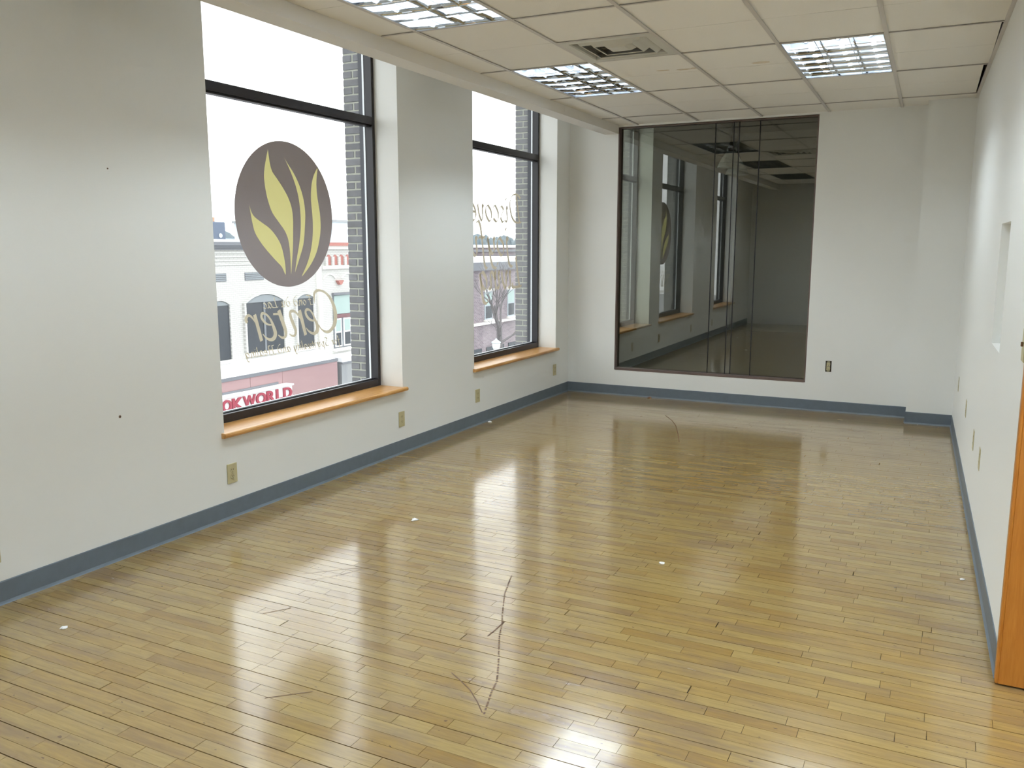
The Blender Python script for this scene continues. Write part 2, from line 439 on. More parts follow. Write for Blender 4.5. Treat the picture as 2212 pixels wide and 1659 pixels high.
a = gp(VENT[0], VENT[1]); b = gp(VENT[0]+1, VENT[1]); tee((a[0]+.012, a[1]), (b[0]-.012, b[1]), 0.016, 'cross_tee')
# wall angle along the right wall
b = MB(); rseg(b, YR, D-DB, H, H+0.02, -0.022, 0.0); b.build('wall_angle', M['tee'], ceil)
# rusty water stains on two tiles
for (x, y, rx, ry) in ((1.746, 6.10, 0.045, 0.018), (1.893, 6.13, 0.055, 0.02), (1.97, 6.12, 0.03, 0.02), (2.414, 6.14, 0.065, 0.03)):
    b = MB(); n = 20; P = [(x+rx*math.cos(2*math.pi*k/n)*(0.85+0.3*random.random()), y+ry*math.sin(2*math.pi*k/n)*(0.85+0.3*random.random())) for k in range(n)]
    b.prism_z(P, H+TR-0.0006, H+TR+0.001)
    if 'stain' not in M: M['stain'] = plain('water_stain', (0.72, 0.63, 0.50), 0.9, var=0.08, vscale=40)
    b.build('stain', M['stain'], ceil)

# ------------------------------------------------------------------ fluorescent troffers (lamps of the room)
def make_light():
    root = empty('ceiling_light', (0, 0, 0))
    w, l = G-0.03, 2*G-0.03; x0, x1, y0, y1 = -w/2, w/2, -l/2, l/2
    t = 0.012; TZT = 0.086
    b = MB(); b.box(x0, x1, y0, y1, 0.135, 0.145)
    b.box(x0-t, x0, y0-t, y1+t, -0.001, 0.145); b.box(x1, x1+t, y0-t, y1+t, -0.001, 0.145)
    b.box(x0, x1, y0-t, y0, -0.001, 0.145); b.box(x0, x1, y1, y1+t, -0.001, 0.145)
    b.build('housing', M['housing'], root)
    for k in range(3):
        x = (k-1)*w/3
        tb = MB().tube([(x, y0+0.02, TZT), (x, y1-0.02, TZT)], 0.0128, 6).build('tube', M['tube'], root, smooth=True)
        MB().tube([(x, y0+0.003, TZT), (x, y0+0.022, TZT)], 0.0135, 10).build('end_cap', M['spacer'], tb); MB().tube([(x, y1-0.022, TZT), (x, y1-0.003, TZT)], 0.0135, 10).build('end_cap', M['spacer'], tb)
    def prof(hh): return [(-0.002, 0.002), (0.002, 0.002), (0.0022, 0.040), (0.0045, 0.046), (0.0090, 0.050), (0.013, hh), (-0.013, hh), (-0.0090, 0.050), (-0.0045, 0.046), (-0.0022, 0.040)]
    for k in (-1, 1):
        x = k*w/6
        MB().prism_y([(x+a, z) for a, z in prof(0.064)], y0, y1).build('long_louver', M['louver'], root)
    for k in range(1, 6):
        y = y0+k*l/6
        MB().prism_x([(y+a, z) for a, z in prof(0.062)], x0, x1).build('cross_louver', M['louver'], root)
    b = MB()
    for sx in (-1, 1):
        e = sx*w/2; b.prism_y([(e, 0.002), (e-sx*0.003, 0.002), (e-sx*0.004, 0.05), (e, 0.05)], y0, y1)
    for sy in (-1, 1):
        e = sy*l/2; b.prism_x([(e, 0.002), (e-sy*0.003, 0.002), (e-sy*0.004, 0.05), (e, 0.05)], x0, x1)
    b.build('louver_frame', M['louver'], root)
    return root
proto = make_light()
LL = {(0, 0): 'lit fluorescent ceiling light beside the square air vent', (0, -4): 'lit fluorescent ceiling light cut off by the top edge, above the first window',
      (3, 0): 'lit fluorescent ceiling light nearest the white right wall', (3, -4): 'lit fluorescent ceiling light overhead near the right wall, out of view',
      (0, -8): 'lit fluorescent ceiling light behind the viewer on the window side', (3, -8): 'lit fluorescent ceiling light behind the viewer on the doorway side'}
for i, (kx, ky) in enumerate(LIGHTS):
    o = proto if i == 0 else copy_tree(proto)
    x, y = gp(kx+0.5, ky+1)
    o.location = (x, y, H+0.002); o.rotation_euler = (0, 0, -GA)
    tag(o, LL[(kx, ky)], 'ceiling light', 'fluorescent troffers in the ceiling grid')
for hx, hy, lab in ((4.45, 2.75, 'added unseen fluorescent light in the hallway nearest the doorway, brightening the room'), (5.15, 2.05, 'added unseen fluorescent light in the hallway farther from the doorway, brightening the room')):  # unseen hallway troffers, added to brighten the near left wall and the jamb
    o = copy_tree(proto); o.location = (hx, hy, 2.602); o.rotation_euler = (0, 0, 0); tag(o, lab, 'ceiling light', 'fluorescent troffers in the ceiling grid')

# ------------------------------------------------------------------ square ceiling diffuser
x, y = gp(VENT[0]+0.5, VENT[1]+0.5)
vt = tag(empty('air_vent', (x, y, H), -GA), 'square white ceiling air vent with nested frames', 'vent')
def ring(a0, z0, a1, z1, th=0.004):
    b = MB(); c = lambda a, z: [(-a,-a,z),(a,-a,z),(a,a,z),(-a,a,z)]
    b.add(c(a0, z0)+c(a1, z1)+c(a1-th, z1+th)+c(a0-th, z0+th), sum([[(i, (i+1)%4, 4+(i+1)%4, 4+i), (4+i, 4+(i+1)%4, 8+(i+1)%4, 8+i), (8+i, 8+(i+1)%4, 12+(i+1)%4, 12+i), (12+i, 12+(i+1)%4, (i+1)%4, i)] for i in range(4)], []))
    return b
h = G/2-0.012
fb = MB(); 
for (a, b_, c, d) in ((-h, h, -h, -h+0.05), (-h, h, h-0.05, h), (-h, -h+0.05, -h+0.05, h-0.05), (h-0.05, h, -h+0.05, h-0.05)): fb.box(a, b_, c, d, 0.0, 0.006)
fb.build('frame', M['vent'], vt)
ring(h-0.05, 0.003, h-0.04, 0.075).build('cone', M['vent'], vt)
ring(h-0.105, -0.004, h-0.062, 0.040).build('cone', M['vent'], vt)
ring(h-0.170, -0.004, h-0.127, 0.040).build('cone', M['vent'], vt)
b = MB(); a = h-0.235; c = a+0.03
b.add([(-a,-a,-0.001),(a,-a,-0.001),(a,a,-0.001),(-a,a,-0.001),(-c,-c,0.02),(c,-c,0.02),(c,c,0.02),(-c,c,0.02)], [(0,1,2,3),(4,7,6,5),(0,4,5,1),(1,5,6,2),(2,6,7,3),(3,7,4,0)])
b.build('centre_plate', M['vent'], vt)
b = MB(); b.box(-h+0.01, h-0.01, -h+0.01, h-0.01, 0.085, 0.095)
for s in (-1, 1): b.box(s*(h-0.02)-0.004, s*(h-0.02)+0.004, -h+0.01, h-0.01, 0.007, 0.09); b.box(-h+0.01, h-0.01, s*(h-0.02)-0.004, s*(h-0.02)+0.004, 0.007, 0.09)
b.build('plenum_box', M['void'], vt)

# ------------------------------------------------------------------ windows
FX, GX = -0.20, -0.261
TZ0, TZ1 = 2.436, 2.504
def make_window(i, y0, y1):
    r = tag(empty('window_%d' % i, (0, (y0+y1)/2, SILL)), kind='structure')
    hw = (y1-y0)/2; top = WHEAD-SILL; fw_ = 0.03
    for s in (-1, 1):
        e0, e1 = sorted((s*hw, s*(hw-fw_)))
        MB().box(-0.275, FX, e0, e1, 0.0, top).build('jamb', M['black'], r, 0.002)
        e0, e1 = sorted((s*hw, s*(hw-0.012)))
        MB().box(-0.33, -0.285, e0, e1, -0.02, top).build('outer_flashing', M['darkgrey'], r)
        e0, e1 = sorted((s*(hw-fw_), s*(hw-fw_-0.004)))
        MB().box(-0.280, -0.265, e0, e1, 0.052, top).build('spacer', M['spacer'], r)
    MB().box(-0.275, FX, -hw+fw_, hw-fw_, 0.0, 0.052).box(-0.235, FX-0.03, -hw+fw_, hw-fw_, 0.052, 0.058).build('bottom_rail', M['black'], r, 0.002)
    MB().box(-0.275, FX, -hw+fw_, hw-fw_, top-0.05, top).build('head_rail', M['black'], r, 0.002)
    MB().box(-0.275, FX, -hw+fw_, hw-fw_, TZ0-SILL+0.012, TZ1-SILL).box(-0.270, FX-0.02, -hw+fw_, hw-fw_, TZ0-SILL, TZ0-SILL+0.012).build('transom', M['black'], r, 0.002)
    MB().box(-0.280, -0.264, -hw+fw_, hw-fw_, 0.052, 0.056).build('spacer', M['spacer'], r)
    for (z0, z1) in ((0.050, TZ0-SILL+0.004), (TZ1-SILL-0.004, top-0.045)):
        MB().box(GX-0.003, GX+0.003, -hw+fw_-0.004, hw-fw_+0.004, z0, z1).build('pane', M['glass'], r)
    MB().box(-0.52, -0.276, -hw, hw, -0.05, -0.012).build('outer_sill', M['spacer'], r)
    # oak stool with a rounded nose and small horns
    b = MB(); b.box(FX, 0.001, -hw, hw, -0.030, 0.0)
    b.prism_y([(0.0, 0.0), (0.024, 0.0), (0.032, -0.004), (0.035, -0.013), (0.032, -0.024), (0.024, -0.029), (0.0, -0.029)], -hw-0.022, hw+0.028)
    st = b.build('sill', M['sillwood'], r); st['label'] = 'oak window sill with rounded front edge'
    return r
for i, (a, b_) in enumerate(WIN): make_window(i+1, a, b_)

# brick returns of the piers outside, brick by brick
CO = 0.0573; MOR = 0.010
BL = ['dark grey brick pier seen through the window nearest the viewer', 'dark grey brick pier seen through the window with the circular logo',
      'dark grey brick pier seen through the window with the script lettering', 'dark grey brick pier seen through the tinted interior glass']
bm_cache = {}
def brick_mesh(dx):
    k = round(dx, 4)
    if k not in bm_cache:
        me = MB().box(0, dx, 0, 0.09, 0, CO-MOR).mesh('brick', 0.004); me.materials.append(M['brick']); bm_cache[k] = me
    return bm_cache[k]
for i, (a, y1) in enumerate(WIN):
    pz0 = 0.45; n = int((WHEAD+0.1-pz0)/CO)
    nxt = WIN[i+1][0] if i+1 < len(WIN) else y1+1.2
    pr_ = tag(empty('brick_pier', (-0.478, y1, pz0)), BL[i], 'pier', 'brick piers between the windows')
    MB().box(0.004, 0.176, 0.004, nxt-y1-0.004, -1.0, n*CO+0.3).build('core', M['mortar'], pr_)
    for c in range(n):
        if c % 2: cuts = [(0.0, 0.092-MOR), (0.092, 0.149)]
        else: cuts = [(0.0, 0.149)]
        for (u0, u1) in cuts:
            if i: link('brick', brick_mesh(u1-u0), None, pr_, (u0+random.uniform(-.001,.001), random.uniform(-0.001, 0.0015), c*CO))
            if i < 3: link('brick', brick_mesh(u1-u0), None, pr_, (u0+random.uniform(-.001,.001), nxt-y1-0.09+random.uniform(-0.0015, 0.001), c*CO))

# daylight guides in the window openings: they only steer the sampling of the sky and give off nothing
for a, b_ in WIN:
    ld = bpy.data.lights.new('sky_portal', 'AREA'); ld.shape = 'RECTANGLE'; ld.size = WHEAD-SILL; ld.size_y = b_-a
    ld.cycles.is_portal = True
    o = bpy.data.objects.new('sky_portal', ld); COL.objects.link(o)
    o.location = (-0.30, (a+b_)/2, (SILL+WHEAD)/2); o.rotation_euler = (0, -math.pi/2, 0)

# ------------------------------------------------------------------ window lettering and logo (read from the street)
LX = GX+0.0032
def cr(pts, n=6):
    out = []; P = [pts[0]]+list(pts)+[pts[-1]]
    for i in range(1, len(P)-2):
        for j in range(n):
            t = j/n; out.append(tuple(0.5*((2*P[i][k])+(-P[i-1][k]+P[i+1][k])*t+(2*P[i-1][k]-5*P[i][k]+4*P[i+1][k]-P[i+2][k])*t*t+(-P[i-1][k]+3*P[i][k]-3*P[i+1][k]+P[i+2][k])*t**3) for k in range(len(pts[0]))))
    out.append(tuple(pts[-1])); return out
def stroke(b, pts, n=6, x0=0.0, x1=0.0012):
    """pts: (y, z, width) on the glass"""
    q = cr(pts, n) if len(pts) > 2 else pts
    L, R = [], []
    for i, (y, z, w) in enumerate(q):
        a = q[max(i-1, 0)]; c = q[min(i+1, len(q)-1)]
        ty, tz = c[0]-a[0], c[1]-a[1]; m = math.hypot(ty, tz) or 1
        ny, nz = -tz/m*w/2, ty/m*w/2
        L.append((y+ny, z+nz)); R.append((y-ny, z-nz))
    for i in range(len(q)-1):
        xx = x1+i*0.00005
        b.add([(xx, *L[i]), (xx, *L[i+1]), (xx, *R[i+1]), (xx, *R[i])], [(0, 1, 2, 3)])
FLAMES = [[(4.083, 1.826), (4.093, 1.77), (4.106, 1.705), (4.124, 1.651), (4.171, 1.591), (4.229, 1.536), (4.298, 1.479), (4.355, 1.434), (4.387, 1.382), (4.388, 1.446), (4.374, 1.522), (4.35, 1.585), (4.308, 1.638), (4.257, 1.681), (4.188, 1.716), (4.13, 1.747), (4.102, 1.776)], [(4.273, 2.176), (4.249, 2.108), (4.229, 2.035), (4.227, 1.975), (4.24, 1.897), (4.262, 1.831), (4.29, 1.777), (4.349, 1.717), (4.397, 1.668), (4.427, 1.611), (4.439, 1.535), (4.441, 1.452), (4.44, 1.394), (4.444, 1.394), (4.456, 1.471), (4.47, 1.567), (4.478, 1.675), (4.481, 1.758), (4.47, 1.827), (4.439, 1.889), (4.392, 1.948), (4.344, 1.998), (4.302, 2.04), (4.285, 2.087), (4.276, 2.141)], [(4.417, 2.139), (4.456, 2.083), (4.494, 2.018), (4.528, 1.944), (4.548, 1.869), (4.556, 1.799), (4.557, 1.728), (4.549, 1.651), (4.53, 1.573), (4.506, 1.496), (4.481, 1.399), (4.497, 1.425), (4.535, 1.496), (4.575, 1.58), (4.595, 1.678), (4.606, 1.775), (4.6, 1.846), (4.58, 1.922), (4.545, 1.99), (4.501, 2.049), (4.456, 2.096)], [(4.756, 2.108), (4.712, 2.052), (4.683, 1.986), (4.67, 1.901), (4.674, 1.823), (4.68, 1.745), (4.677, 1.666), (4.663, 1.587), (4.636, 1.508), (4.596, 1.436), (4.546, 1.368), (4.589, 1.397), (4.653, 1.455), (4.708, 1.527), (4.744, 1.614), (4.762, 1.701), (4.759, 1.787), (4.747, 1.852), (4.735, 1.917), (4.732, 1.989), (4.74, 2.048)]]
CENTER = [[[(4.669, 1.18, 0.0063), (4.666, 1.216, 0.014), (4.669, 1.249, 0.0235), (4.708, 1.266, 0.0183), (4.765, 1.256, 0.0158), (4.815, 1.227, 0.0201), (4.854, 1.184, 0.0278), (4.879, 1.133, 0.0355), (4.888, 1.084, 0.0407), (4.879, 1.027, 0.0381), (4.85, 0.992, 0.0304), (4.808, 0.971, 0.0218), (4.761, 0.976, 0.0166), (4.722, 0.999, 0.0115), (4.698, 1.027, 0.0089)]], [[(4.571, 1.017, 0.0063), (4.592, 0.995, 0.0115), (4.63, 0.975, 0.0183), (4.664, 0.974, 0.0287), (4.687, 0.994, 0.0364), (4.684, 1.028, 0.0312), (4.658, 1.078, 0.0166), (4.638, 1.112, 0.014), (4.611, 1.136, 0.014), (4.579, 1.141, 0.0201), (4.567, 1.124, 0.0201), (4.581, 1.094, 0.0209), (4.613, 1.07, 0.0166), (4.646, 1.06, 0.0115), (4.663, 1.066, 0.008)]], [[(4.508, 1.141, 0.033), (4.531, 1.072, 0.0304), (4.563, 0.968, 0.0278)], [(4.515, 1.074, 0.0072), (4.485, 1.112, 0.0132), (4.455, 1.135, 0.0158), (4.424, 1.142, 0.0201), (4.407, 1.128, 0.0244), (4.415, 1.092, 0.0269), (4.439, 1.044, 0.0269), (4.455, 1.007, 0.0244), (4.445, 0.979, 0.0201), (4.419, 0.976, 0.0132), (4.391, 0.991, 0.0072)]], [[(4.307, 1.154, 0.0321), (4.329, 1.102, 0.0321), (4.351, 1.051, 0.0304), (4.366, 1.004, 0.0287), (4.357, 0.976, 0.0218), (4.326, 0.972, 0.0149), (4.291, 0.993, 0.0072)], [(4.246, 1.133, 0.014), (4.296, 1.131, 0.0149)]], [[(4.15, 1.013, 0.0054), (4.177, 0.986, 0.0123), (4.215, 0.969, 0.0192), (4.25, 0.976, 0.0304), (4.265, 1.006, 0.0321), (4.25, 1.052, 0.0252), (4.228, 1.095, 0.0166), (4.201, 1.125, 0.014), (4.173, 1.142, 0.014), (4.149, 1.142, 0.0201), (4.143, 1.119, 0.0201), (4.165, 1.09, 0.0166), (4.197, 1.07, 0.0123), (4.236, 1.064, 0.008)]], [[(4.085, 1.141, 0.0278), (4.11, 1.06, 0.0278), (4.137, 0.968, 0.0269)], [(4.093, 1.078, 0.0063), (4.071, 1.107, 0.0106), (4.049, 1.13, 0.014), (4.025, 1.14, 0.0175), (4.005, 1.128, 0.0261), (4.002, 1.109, 0.0252), (4.012, 1.095, 0.0201)]]]
lg = tag(empty('window_logo', (LX, 4.424, 1.771)), 'round brown logo decal with four yellow flames on the window', 'decal')
n = 72
cu = bpy.data.curves.new('disc', 'CURVE'); cu.dimensions = '2D'; cu.fill_mode = 'BOTH'; cu.extrude = 0.0005
def outline(P):
    s_ = cu.splines.new('POLY'); s_.points.add(len(P)-1); s_.use_cyclic_u = True
    for k, (a_, b_) in enumerate(P): s_.points[k].co = (a_, b_, 0, 1)
def flame_pts(F): return cr([(y-4.424, z-1.771) for y, z in F]+[(F[0][0]-4.424, F[0][1]-1.771)], 3)[:-1]
outline([(0.466*math.cos(2*math.pi*k/n), 0.468*math.sin(2*math.pi*k/n)) for k in range(n)])
for F in FLAMES: outline(flame_pts(F))
tmp = bpy.data.objects.new('tmp', cu); COL.objects.link(tmp); bpy.context.view_layer.update()
me = bpy.data.meshes.new_from_object(tmp.evaluated_get(bpy.context.evaluated_depsgraph_get())); bpy.data.objects.remove(tmp)
for v in me.vertices: v.co = Vector((0.0005+v.co.z, v.co.x, v.co.y))
me.materials.clear(); link('disc', me, M['disc'], lg)
for F in FLAMES:
    MB().prism_x(flame_pts(F), 0.0001, 0.0009).build('flame', M['flame'], lg)
ct = tag(empty('window_lettering', (LX, 4.42, 1.0)), 'large gold script word Center under the round logo, mirrored', 'lettering', 'lettering on the windows')
for strokes in CENTER:
    b = MB()
    for si, st in enumerate(strokes): stroke(b, [(y-4.42, z-1.0, w) for y, z, w in st], 6, 0.0, 0.001+si*0.006)
    b.build('letter', M['gold'], ct)
# broad-nib italic hand: strokes in x-heights
GLY = {
 'a': (0.95, [[(.72,.95),(.42,1.0),(.12,.62),(.12,.2),(.32,.0),(.56,.25),(.74,.95)], [(.74,.95),(.68,.3),(.76,.03),(.95,.15)]]),
 'c': (0.75, [[(.65,.85),(.42,1.0),(.12,.6),(.14,.18),(.38,.0),(.68,.2)]]),
 'd': (0.95, [[(.12,1.75),(.5,1.6),(.76,1.05),(.76,.4),(.5,.02),(.2,.14),(.12,.55),(.35,.92),(.72,.8)]]),
 'e': (0.80, [[(.15,.5),(.55,.62),(.62,.88),(.4,1.0),(.14,.62),(.14,.2),(.38,.0),(.7,.2)]]),
 'f': (0.70, [[(.75,1.75),(.55,1.85),(.4,1.5),(.32,.6),(.25,-.5),(.05,-.7)], [(.1,.98),(.62,1.0)]]),
 'g': (0.92, [[(.72,.92),(.42,1.0),(.12,.62),(.14,.2),(.35,.05),(.62,.35),(.74,.95)], [(.74,.95),(.68,.0),(.55,-.6),(.25,-.75),(.05,-.55)]]),
 'i': (0.42, [[(.08,.85),(.2,1.0),(.18,.25),(.25,.02),(.42,.12)], [(.24,1.42),(.25,1.52)]]),
 'j': (0.45, [[(.08,.85),(.24,1.0),(.2,.0),(.08,-.55),(-.2,-.65)], [(.28,1.42),(.29,1.55)]]),
 'l': (0.42, [[(.25,1.85),(.18,.9),(.18,.2),(.26,.02),(.42,.14)]]),
 'n': (0.95, [[(.06,.85),(.18,1.0),(.14,.0)], [(.16,.55),(.42,.95),(.66,.95),(.64,.3),(.7,.02),(.9,.14)]]),
 'o': (0.85, [[(.45,1.0),(.14,.65),(.14,.22),(.38,.0),(.68,.35),(.7,.78),(.45,1.0)]]),
 'p': (0.90, [[(.06,.85),(.2,1.0),(.1,-.7)], [(.18,.6),(.45,1.0),(.72,.75),(.66,.25),(.4,.0),(.16,.12)]]),
 'r': (0.68, [[(.06,.85),(.2,1.0),(.15,.0)], [(.17,.5),(.4,.95),(.66,.9)]]),
 's': (0.66, [[(.55,.85),(.36,1.0),(.16,.78),(.34,.52),(.52,.28),(.34,.0),(.06,.12)]]),
 't': (0.55, [[(.3,1.45),(.2,.4),(.24,.04),(.5,.12)], [(.02,.98),(.52,1.0)]]),
 'u': (0.95, [[(.06,.85),(.18,1.0),(.14,.25),(.3,.0),(.55,.25),(.72,1.0)], [(.72,1.0),(.66,.25),(.74,.02),(.92,.14)]]),
 'v': (0.80, [[(.06,.85),(.18,1.0),(.22,.3),(.34,.0),(.58,.4),(.66,1.0)]]),
 'y': (0.88, [[(.06,.85),(.18,1.0),(.16,.3),(.34,.1),(.6,.4),(.72,1.0)], [(.72,1.0),(.6,.0),(.42,-.6),(.1,-.7)]]),
 'D': (1.55, [[(.5,1.8),(.4,.9),(.28,.05)], [(.05,1.62),(.5,1.85),(1.1,1.7),(1.38,1.1),(1.2,.35),(.75,.02),(.1,.05)]]),
 'F': (1.10, [[(.42,1.8),(.36,.9),(.26,.0)], [(.1,1.72),(.55,1.82),(1.1,1.75)], [(.2,1.0),(.85,1.0)], [(.05,.0),(.5,.0)]]),
 'H': (1.45, [[(.4,1.8),(.3,.0)], [(1.2,1.8),(1.1,.0)], [(.33,.95),(1.15,.95)], [(.2,1.8),(.6,1.8)], [(1.0,1.8),(1.4,1.8)], [(.1,.0),(.5,.0)], [(.9,.0),(1.3,.0)]]),
 'L': (1.10, [[(.5,1.85),(.4,.9),(.26,.05)], [(.05,.06),(.5,.03),(1.05,.05),(1.1,.3)]]),
 'S': (1.05, [[(.95,1.6),(.65,1.85),(.3,1.5),(.55,1.0),(.8,.6),(.6,.05),(.15,.05),(.05,.35)]]),
 ' ': (0.55, []),
}
def write(name, text, label, ystart, yend, base, xh, nib, slant=0.16, nibang=0.75, mat=None):
    tot = sum(GLY[c][0] for c in text); sx = abs(yend-ystart)/tot
    root = tag(empty(name, (LX, ystart, base)), label, 'lettering', 'lettering on the windows')
    u = 0.0; ny, nz = math.cos(nibang)*nib/2, math.sin(nibang)*nib/2
    for ch in text:
        adv, sts = GLY[ch]
        if sts:
            b = MB()
            for si, st in enumerate(sts):
                q = cr(st, 5) if len(st) > 2 else st
                q = [(-(u+px)*sx-slant*py*xh, py*xh) for px, py in q]     # advances to the left as seen from inside
                for i in range(len(q)-1):
                    (y0, z0), (y1, z1) = q[i], q[i+1]
                    ty, tz = y1-y0, z1-z0; m = math.hypot(ty, tz) or 1
                    # nib edge, kept from vanishing where the stroke runs along it
                    ey, ez = ny, nz
                    cr_ = abs(ty*ez-tz*ey)/m
                    if cr_ < nib*0.16:
                        ey, ez = -tz/m*nib*0.16, ty/m*nib*0.16
                    xx = 0.001+i*0.00006+si*0.003; b.add([(xx, y0-ey, z0-ez), (xx, y1-ey, z1-ez), (xx, y1+ey, z1+ez), (xx, y0+ey, z0+ez)], [(0, 1, 2, 3)])
            b.build('letter', mat or M['gold'], root)
        u += adv
    return root
write('window_lettering', 'Fond du Lac', 'small script words Fond du Lac above Center on the window, mirrored', 4.640, 4.165, 1.173, 0.036, 0.0085)
write('window_lettering', 'for Spirituality and Healing', 'small script words for Spirituality and Healing under Center, mirrored', 4.935, 3.985, 0.872, 0.033, 0.0085)
write('window_lettering', 'Discover', 'thin script word Discover at the top of the far window, mirrored', 7.93, 6.72, 1.806, 0.150, 0.028, 0.12, mat=M['thingold'])
write('window_lettering', 'joyful', 'thin script word joyful in the middle of the far window, mirrored', 7.66, 6.72, 1.484, 0.172, 0.036, 0.12, mat=M['thingold'])
write('window_lettering', 'Living', 'thin script word Living low on the far window, mirrored', 7.93, 7.02, 1.160, 0.168, 0.040, 0.12, mat=M['thingold'])

# ------------------------------------------------------------------ outlets
def outlet_parts(root, bare=False):
    # local: plate in the y-z plane, facing +x
    if not bare: MB().box(0.0, 0.006, -0.038, 0.038, -0.0585, 0.0585).build('plate', M['ivory'], root, 0.002)
    for s in (-1, 1):
        P = [(0.0165*math.cos(a), 0.0145*math.sin(a)+s*0.0195) for a in [2*math.pi*k/16 for k in range(16)]]
        rc = MB().prism_x(P, 0.002, 0.0075).build('receptacle', M['ivory'], root)
        b = MB(); 
        for yy, hh in ((-0.0065, 0.0045), (0.0065, 0.0038)): b.box(0.0074, 0.0080, yy-0.0013, yy+0.0013, s*0.0195+0.003-hh, s*0.0195+0.003+hh)
        b.prism_x([(0.0024*math.cos(a), 0.0024*math.sin(a)+s*0.0195-0.008) for a in [2*math.pi*k/8 for k in range(8)]], 0.0074, 0.0080)
        b.build('slots', M['slot'], rc)
    if not bare: MB().prism_x([(0.003*math.cos(2*math.pi*k/10), 0.003*math.sin(2*math.pi*k/10)) for k in range(10)], 0.006, 0.0072).build('screw', M['screw'], root)
ot = empty('wall_outlet', (0, 0, 0)); outlet_parts(ot)
spots = [((0, 3.570, 0.264), 0, 'ivory wall outlet under the near end of the logo window'), ((0, 5.320, 0.268), 0, 'ivory wall outlet under the far end of the logo window'),
         ((0, 6.515, 0.263), 0, 'ivory wall outlet under the near end of the script window'), ((0, 8.198, 0.281), 0, 'ivory wall outlet by the far left corner'),
         ((0, 2.150, 0.250), 0, 'ivory wall outlet at the left edge of the picture'),
         ((wx(7.64), 7.64, 0.48), math.pi, 'ivory wall outlet on the right wall, farthest along'), ((wx(6.46), 6.46, 0.483), math.pi, 'ivory wall outlet on the right wall, second from the back corner'),
         ((wx(5.546), 5.546, 0.452), math.pi, 'ivory wall outlet on the right wall, third from the back corner'), ((wx(5.01), 5.01, 0.461), math.pi, 'ivory wall outlet on the right wall below the recess')]
for i, (loc, rz, lab) in enumerate(spots):
    o = ot if i == 0 else copy_tree(ot)
    o.location = loc; o.rotation_euler = (0, 0, rz + (WA if rz else 0)); tag(o, lab, 'outlet', 'ivory wall outlets')
    if rz: o.scale = (0.45, 1, 1)
o = tag(empty('bare_outlet', (2.697, D-0.0005, 0.440), -math.pi/2), 'bare outlet without a cover plate right of the dark glass', 'outlet')
MB().box(-0.001, 0.001, -0.027, 0.027, -0.052, 0.052).build('box_hole', M['slot'], o)
MB().box(0.0005, 0.003, -0.012, 0.012, -0.054, 0.054).build('strap', M['screw'], o)
MB().box(0.0005, 0.0026, -0.017, 0.015, -0.040, 0.036).build('body', M['ivory'], o, 0.0008)
outlet_parts(o, True)
sw = tag(empty('light_switch', (wx(3.51), 3.51, 1.216), math.pi+WA), 'light switch plate beside the oak doorway', 'switch')
MB().box(0.0, 0.006, -0.038, 0.038, -0.0585, 0.0585).build('plate', M['ivory'], sw, 0.002)
MB().box(0.006, 0.014, -0.004, 0.004, -0.004, 0.012).build('toggle', M['plug'], sw, 0.001)
for (y, z, lab) in ((2.847, 0.727, 'brown screw anchor low in the left wall'), (2.880, 1.934, 'tiny screw anchor high in the left wall')):
    a = empty('wall_anchor', (0.0, y, z)); r = 0.007 if z < 1 else 0.004
    MB().prism_x([(r*math.cos(2*math.pi*k/10), r*math.sin(2*math.pi*k/10)) for k in range(10)], 0, 0.002).build('collar', M['plug'], a)
    MB().prism_x([(r*.5*math.cos(2*math.pi*k/8), r*.5*math.sin(2*math.pi*k/8)) for k in range(8)], 0.002, 0.0028).build('hole', M['slot'], a)
    tag(a, lab, 'anchor', 'screw anchors in the left wall')
# scraps on the floor
def scrap(x, y, r, lab, mat='paper'):
    b = MB(); n = 9
    P = [(r*math.cos(2*math.pi*k/n)*random.uniform(.45, 1.1), r*math.sin(2*math.pi*k/n)*random.uniform(.45, 1.1), random.uniform(0.0005, r*0.35)) for k in range(n)]
    b.add(P+[(0, 0, r*0.55)]+[(p[0]*.9, p[1]*.9, 0.0002) for p in P], [(k, (k+1)%n, n) for k in range(n)]+[(k, n+1+k, n+1+(k+1)%n, (k+1)%n) for k in range(n)]+[tuple(range(2*n, n, -1))])
    tag(b.build('paper_scrap', M[mat], None, loc=(x, y, 0.0002)), lab, 'scrap', 'scraps on the floor')
scrap(0.982, 3.988, 0.026, 'white paper scrap on the floor near the left wall')
scrap(2.464, 3.969, 0.017, 'white paper scrap in the middle of the floor')
scrap(0.461, 2.140, 0.016, 'tiny white scrap on the floor at lower left')
scrap(0.045, 6.663, 0.024, 'white scrap on the floor against the left baseboard')
scrap(3.800, 4.405, 0.014, 'tiny white scrap on the floor by the right baseboard')
scrap(0.950, 8.530, 0.026, 'dark crumb on the floor against the back baseboard', 'plug')
scrap(0.035, 2.949, 0.010, 'brown crumb on the floor against the left baseboard', 'plug')

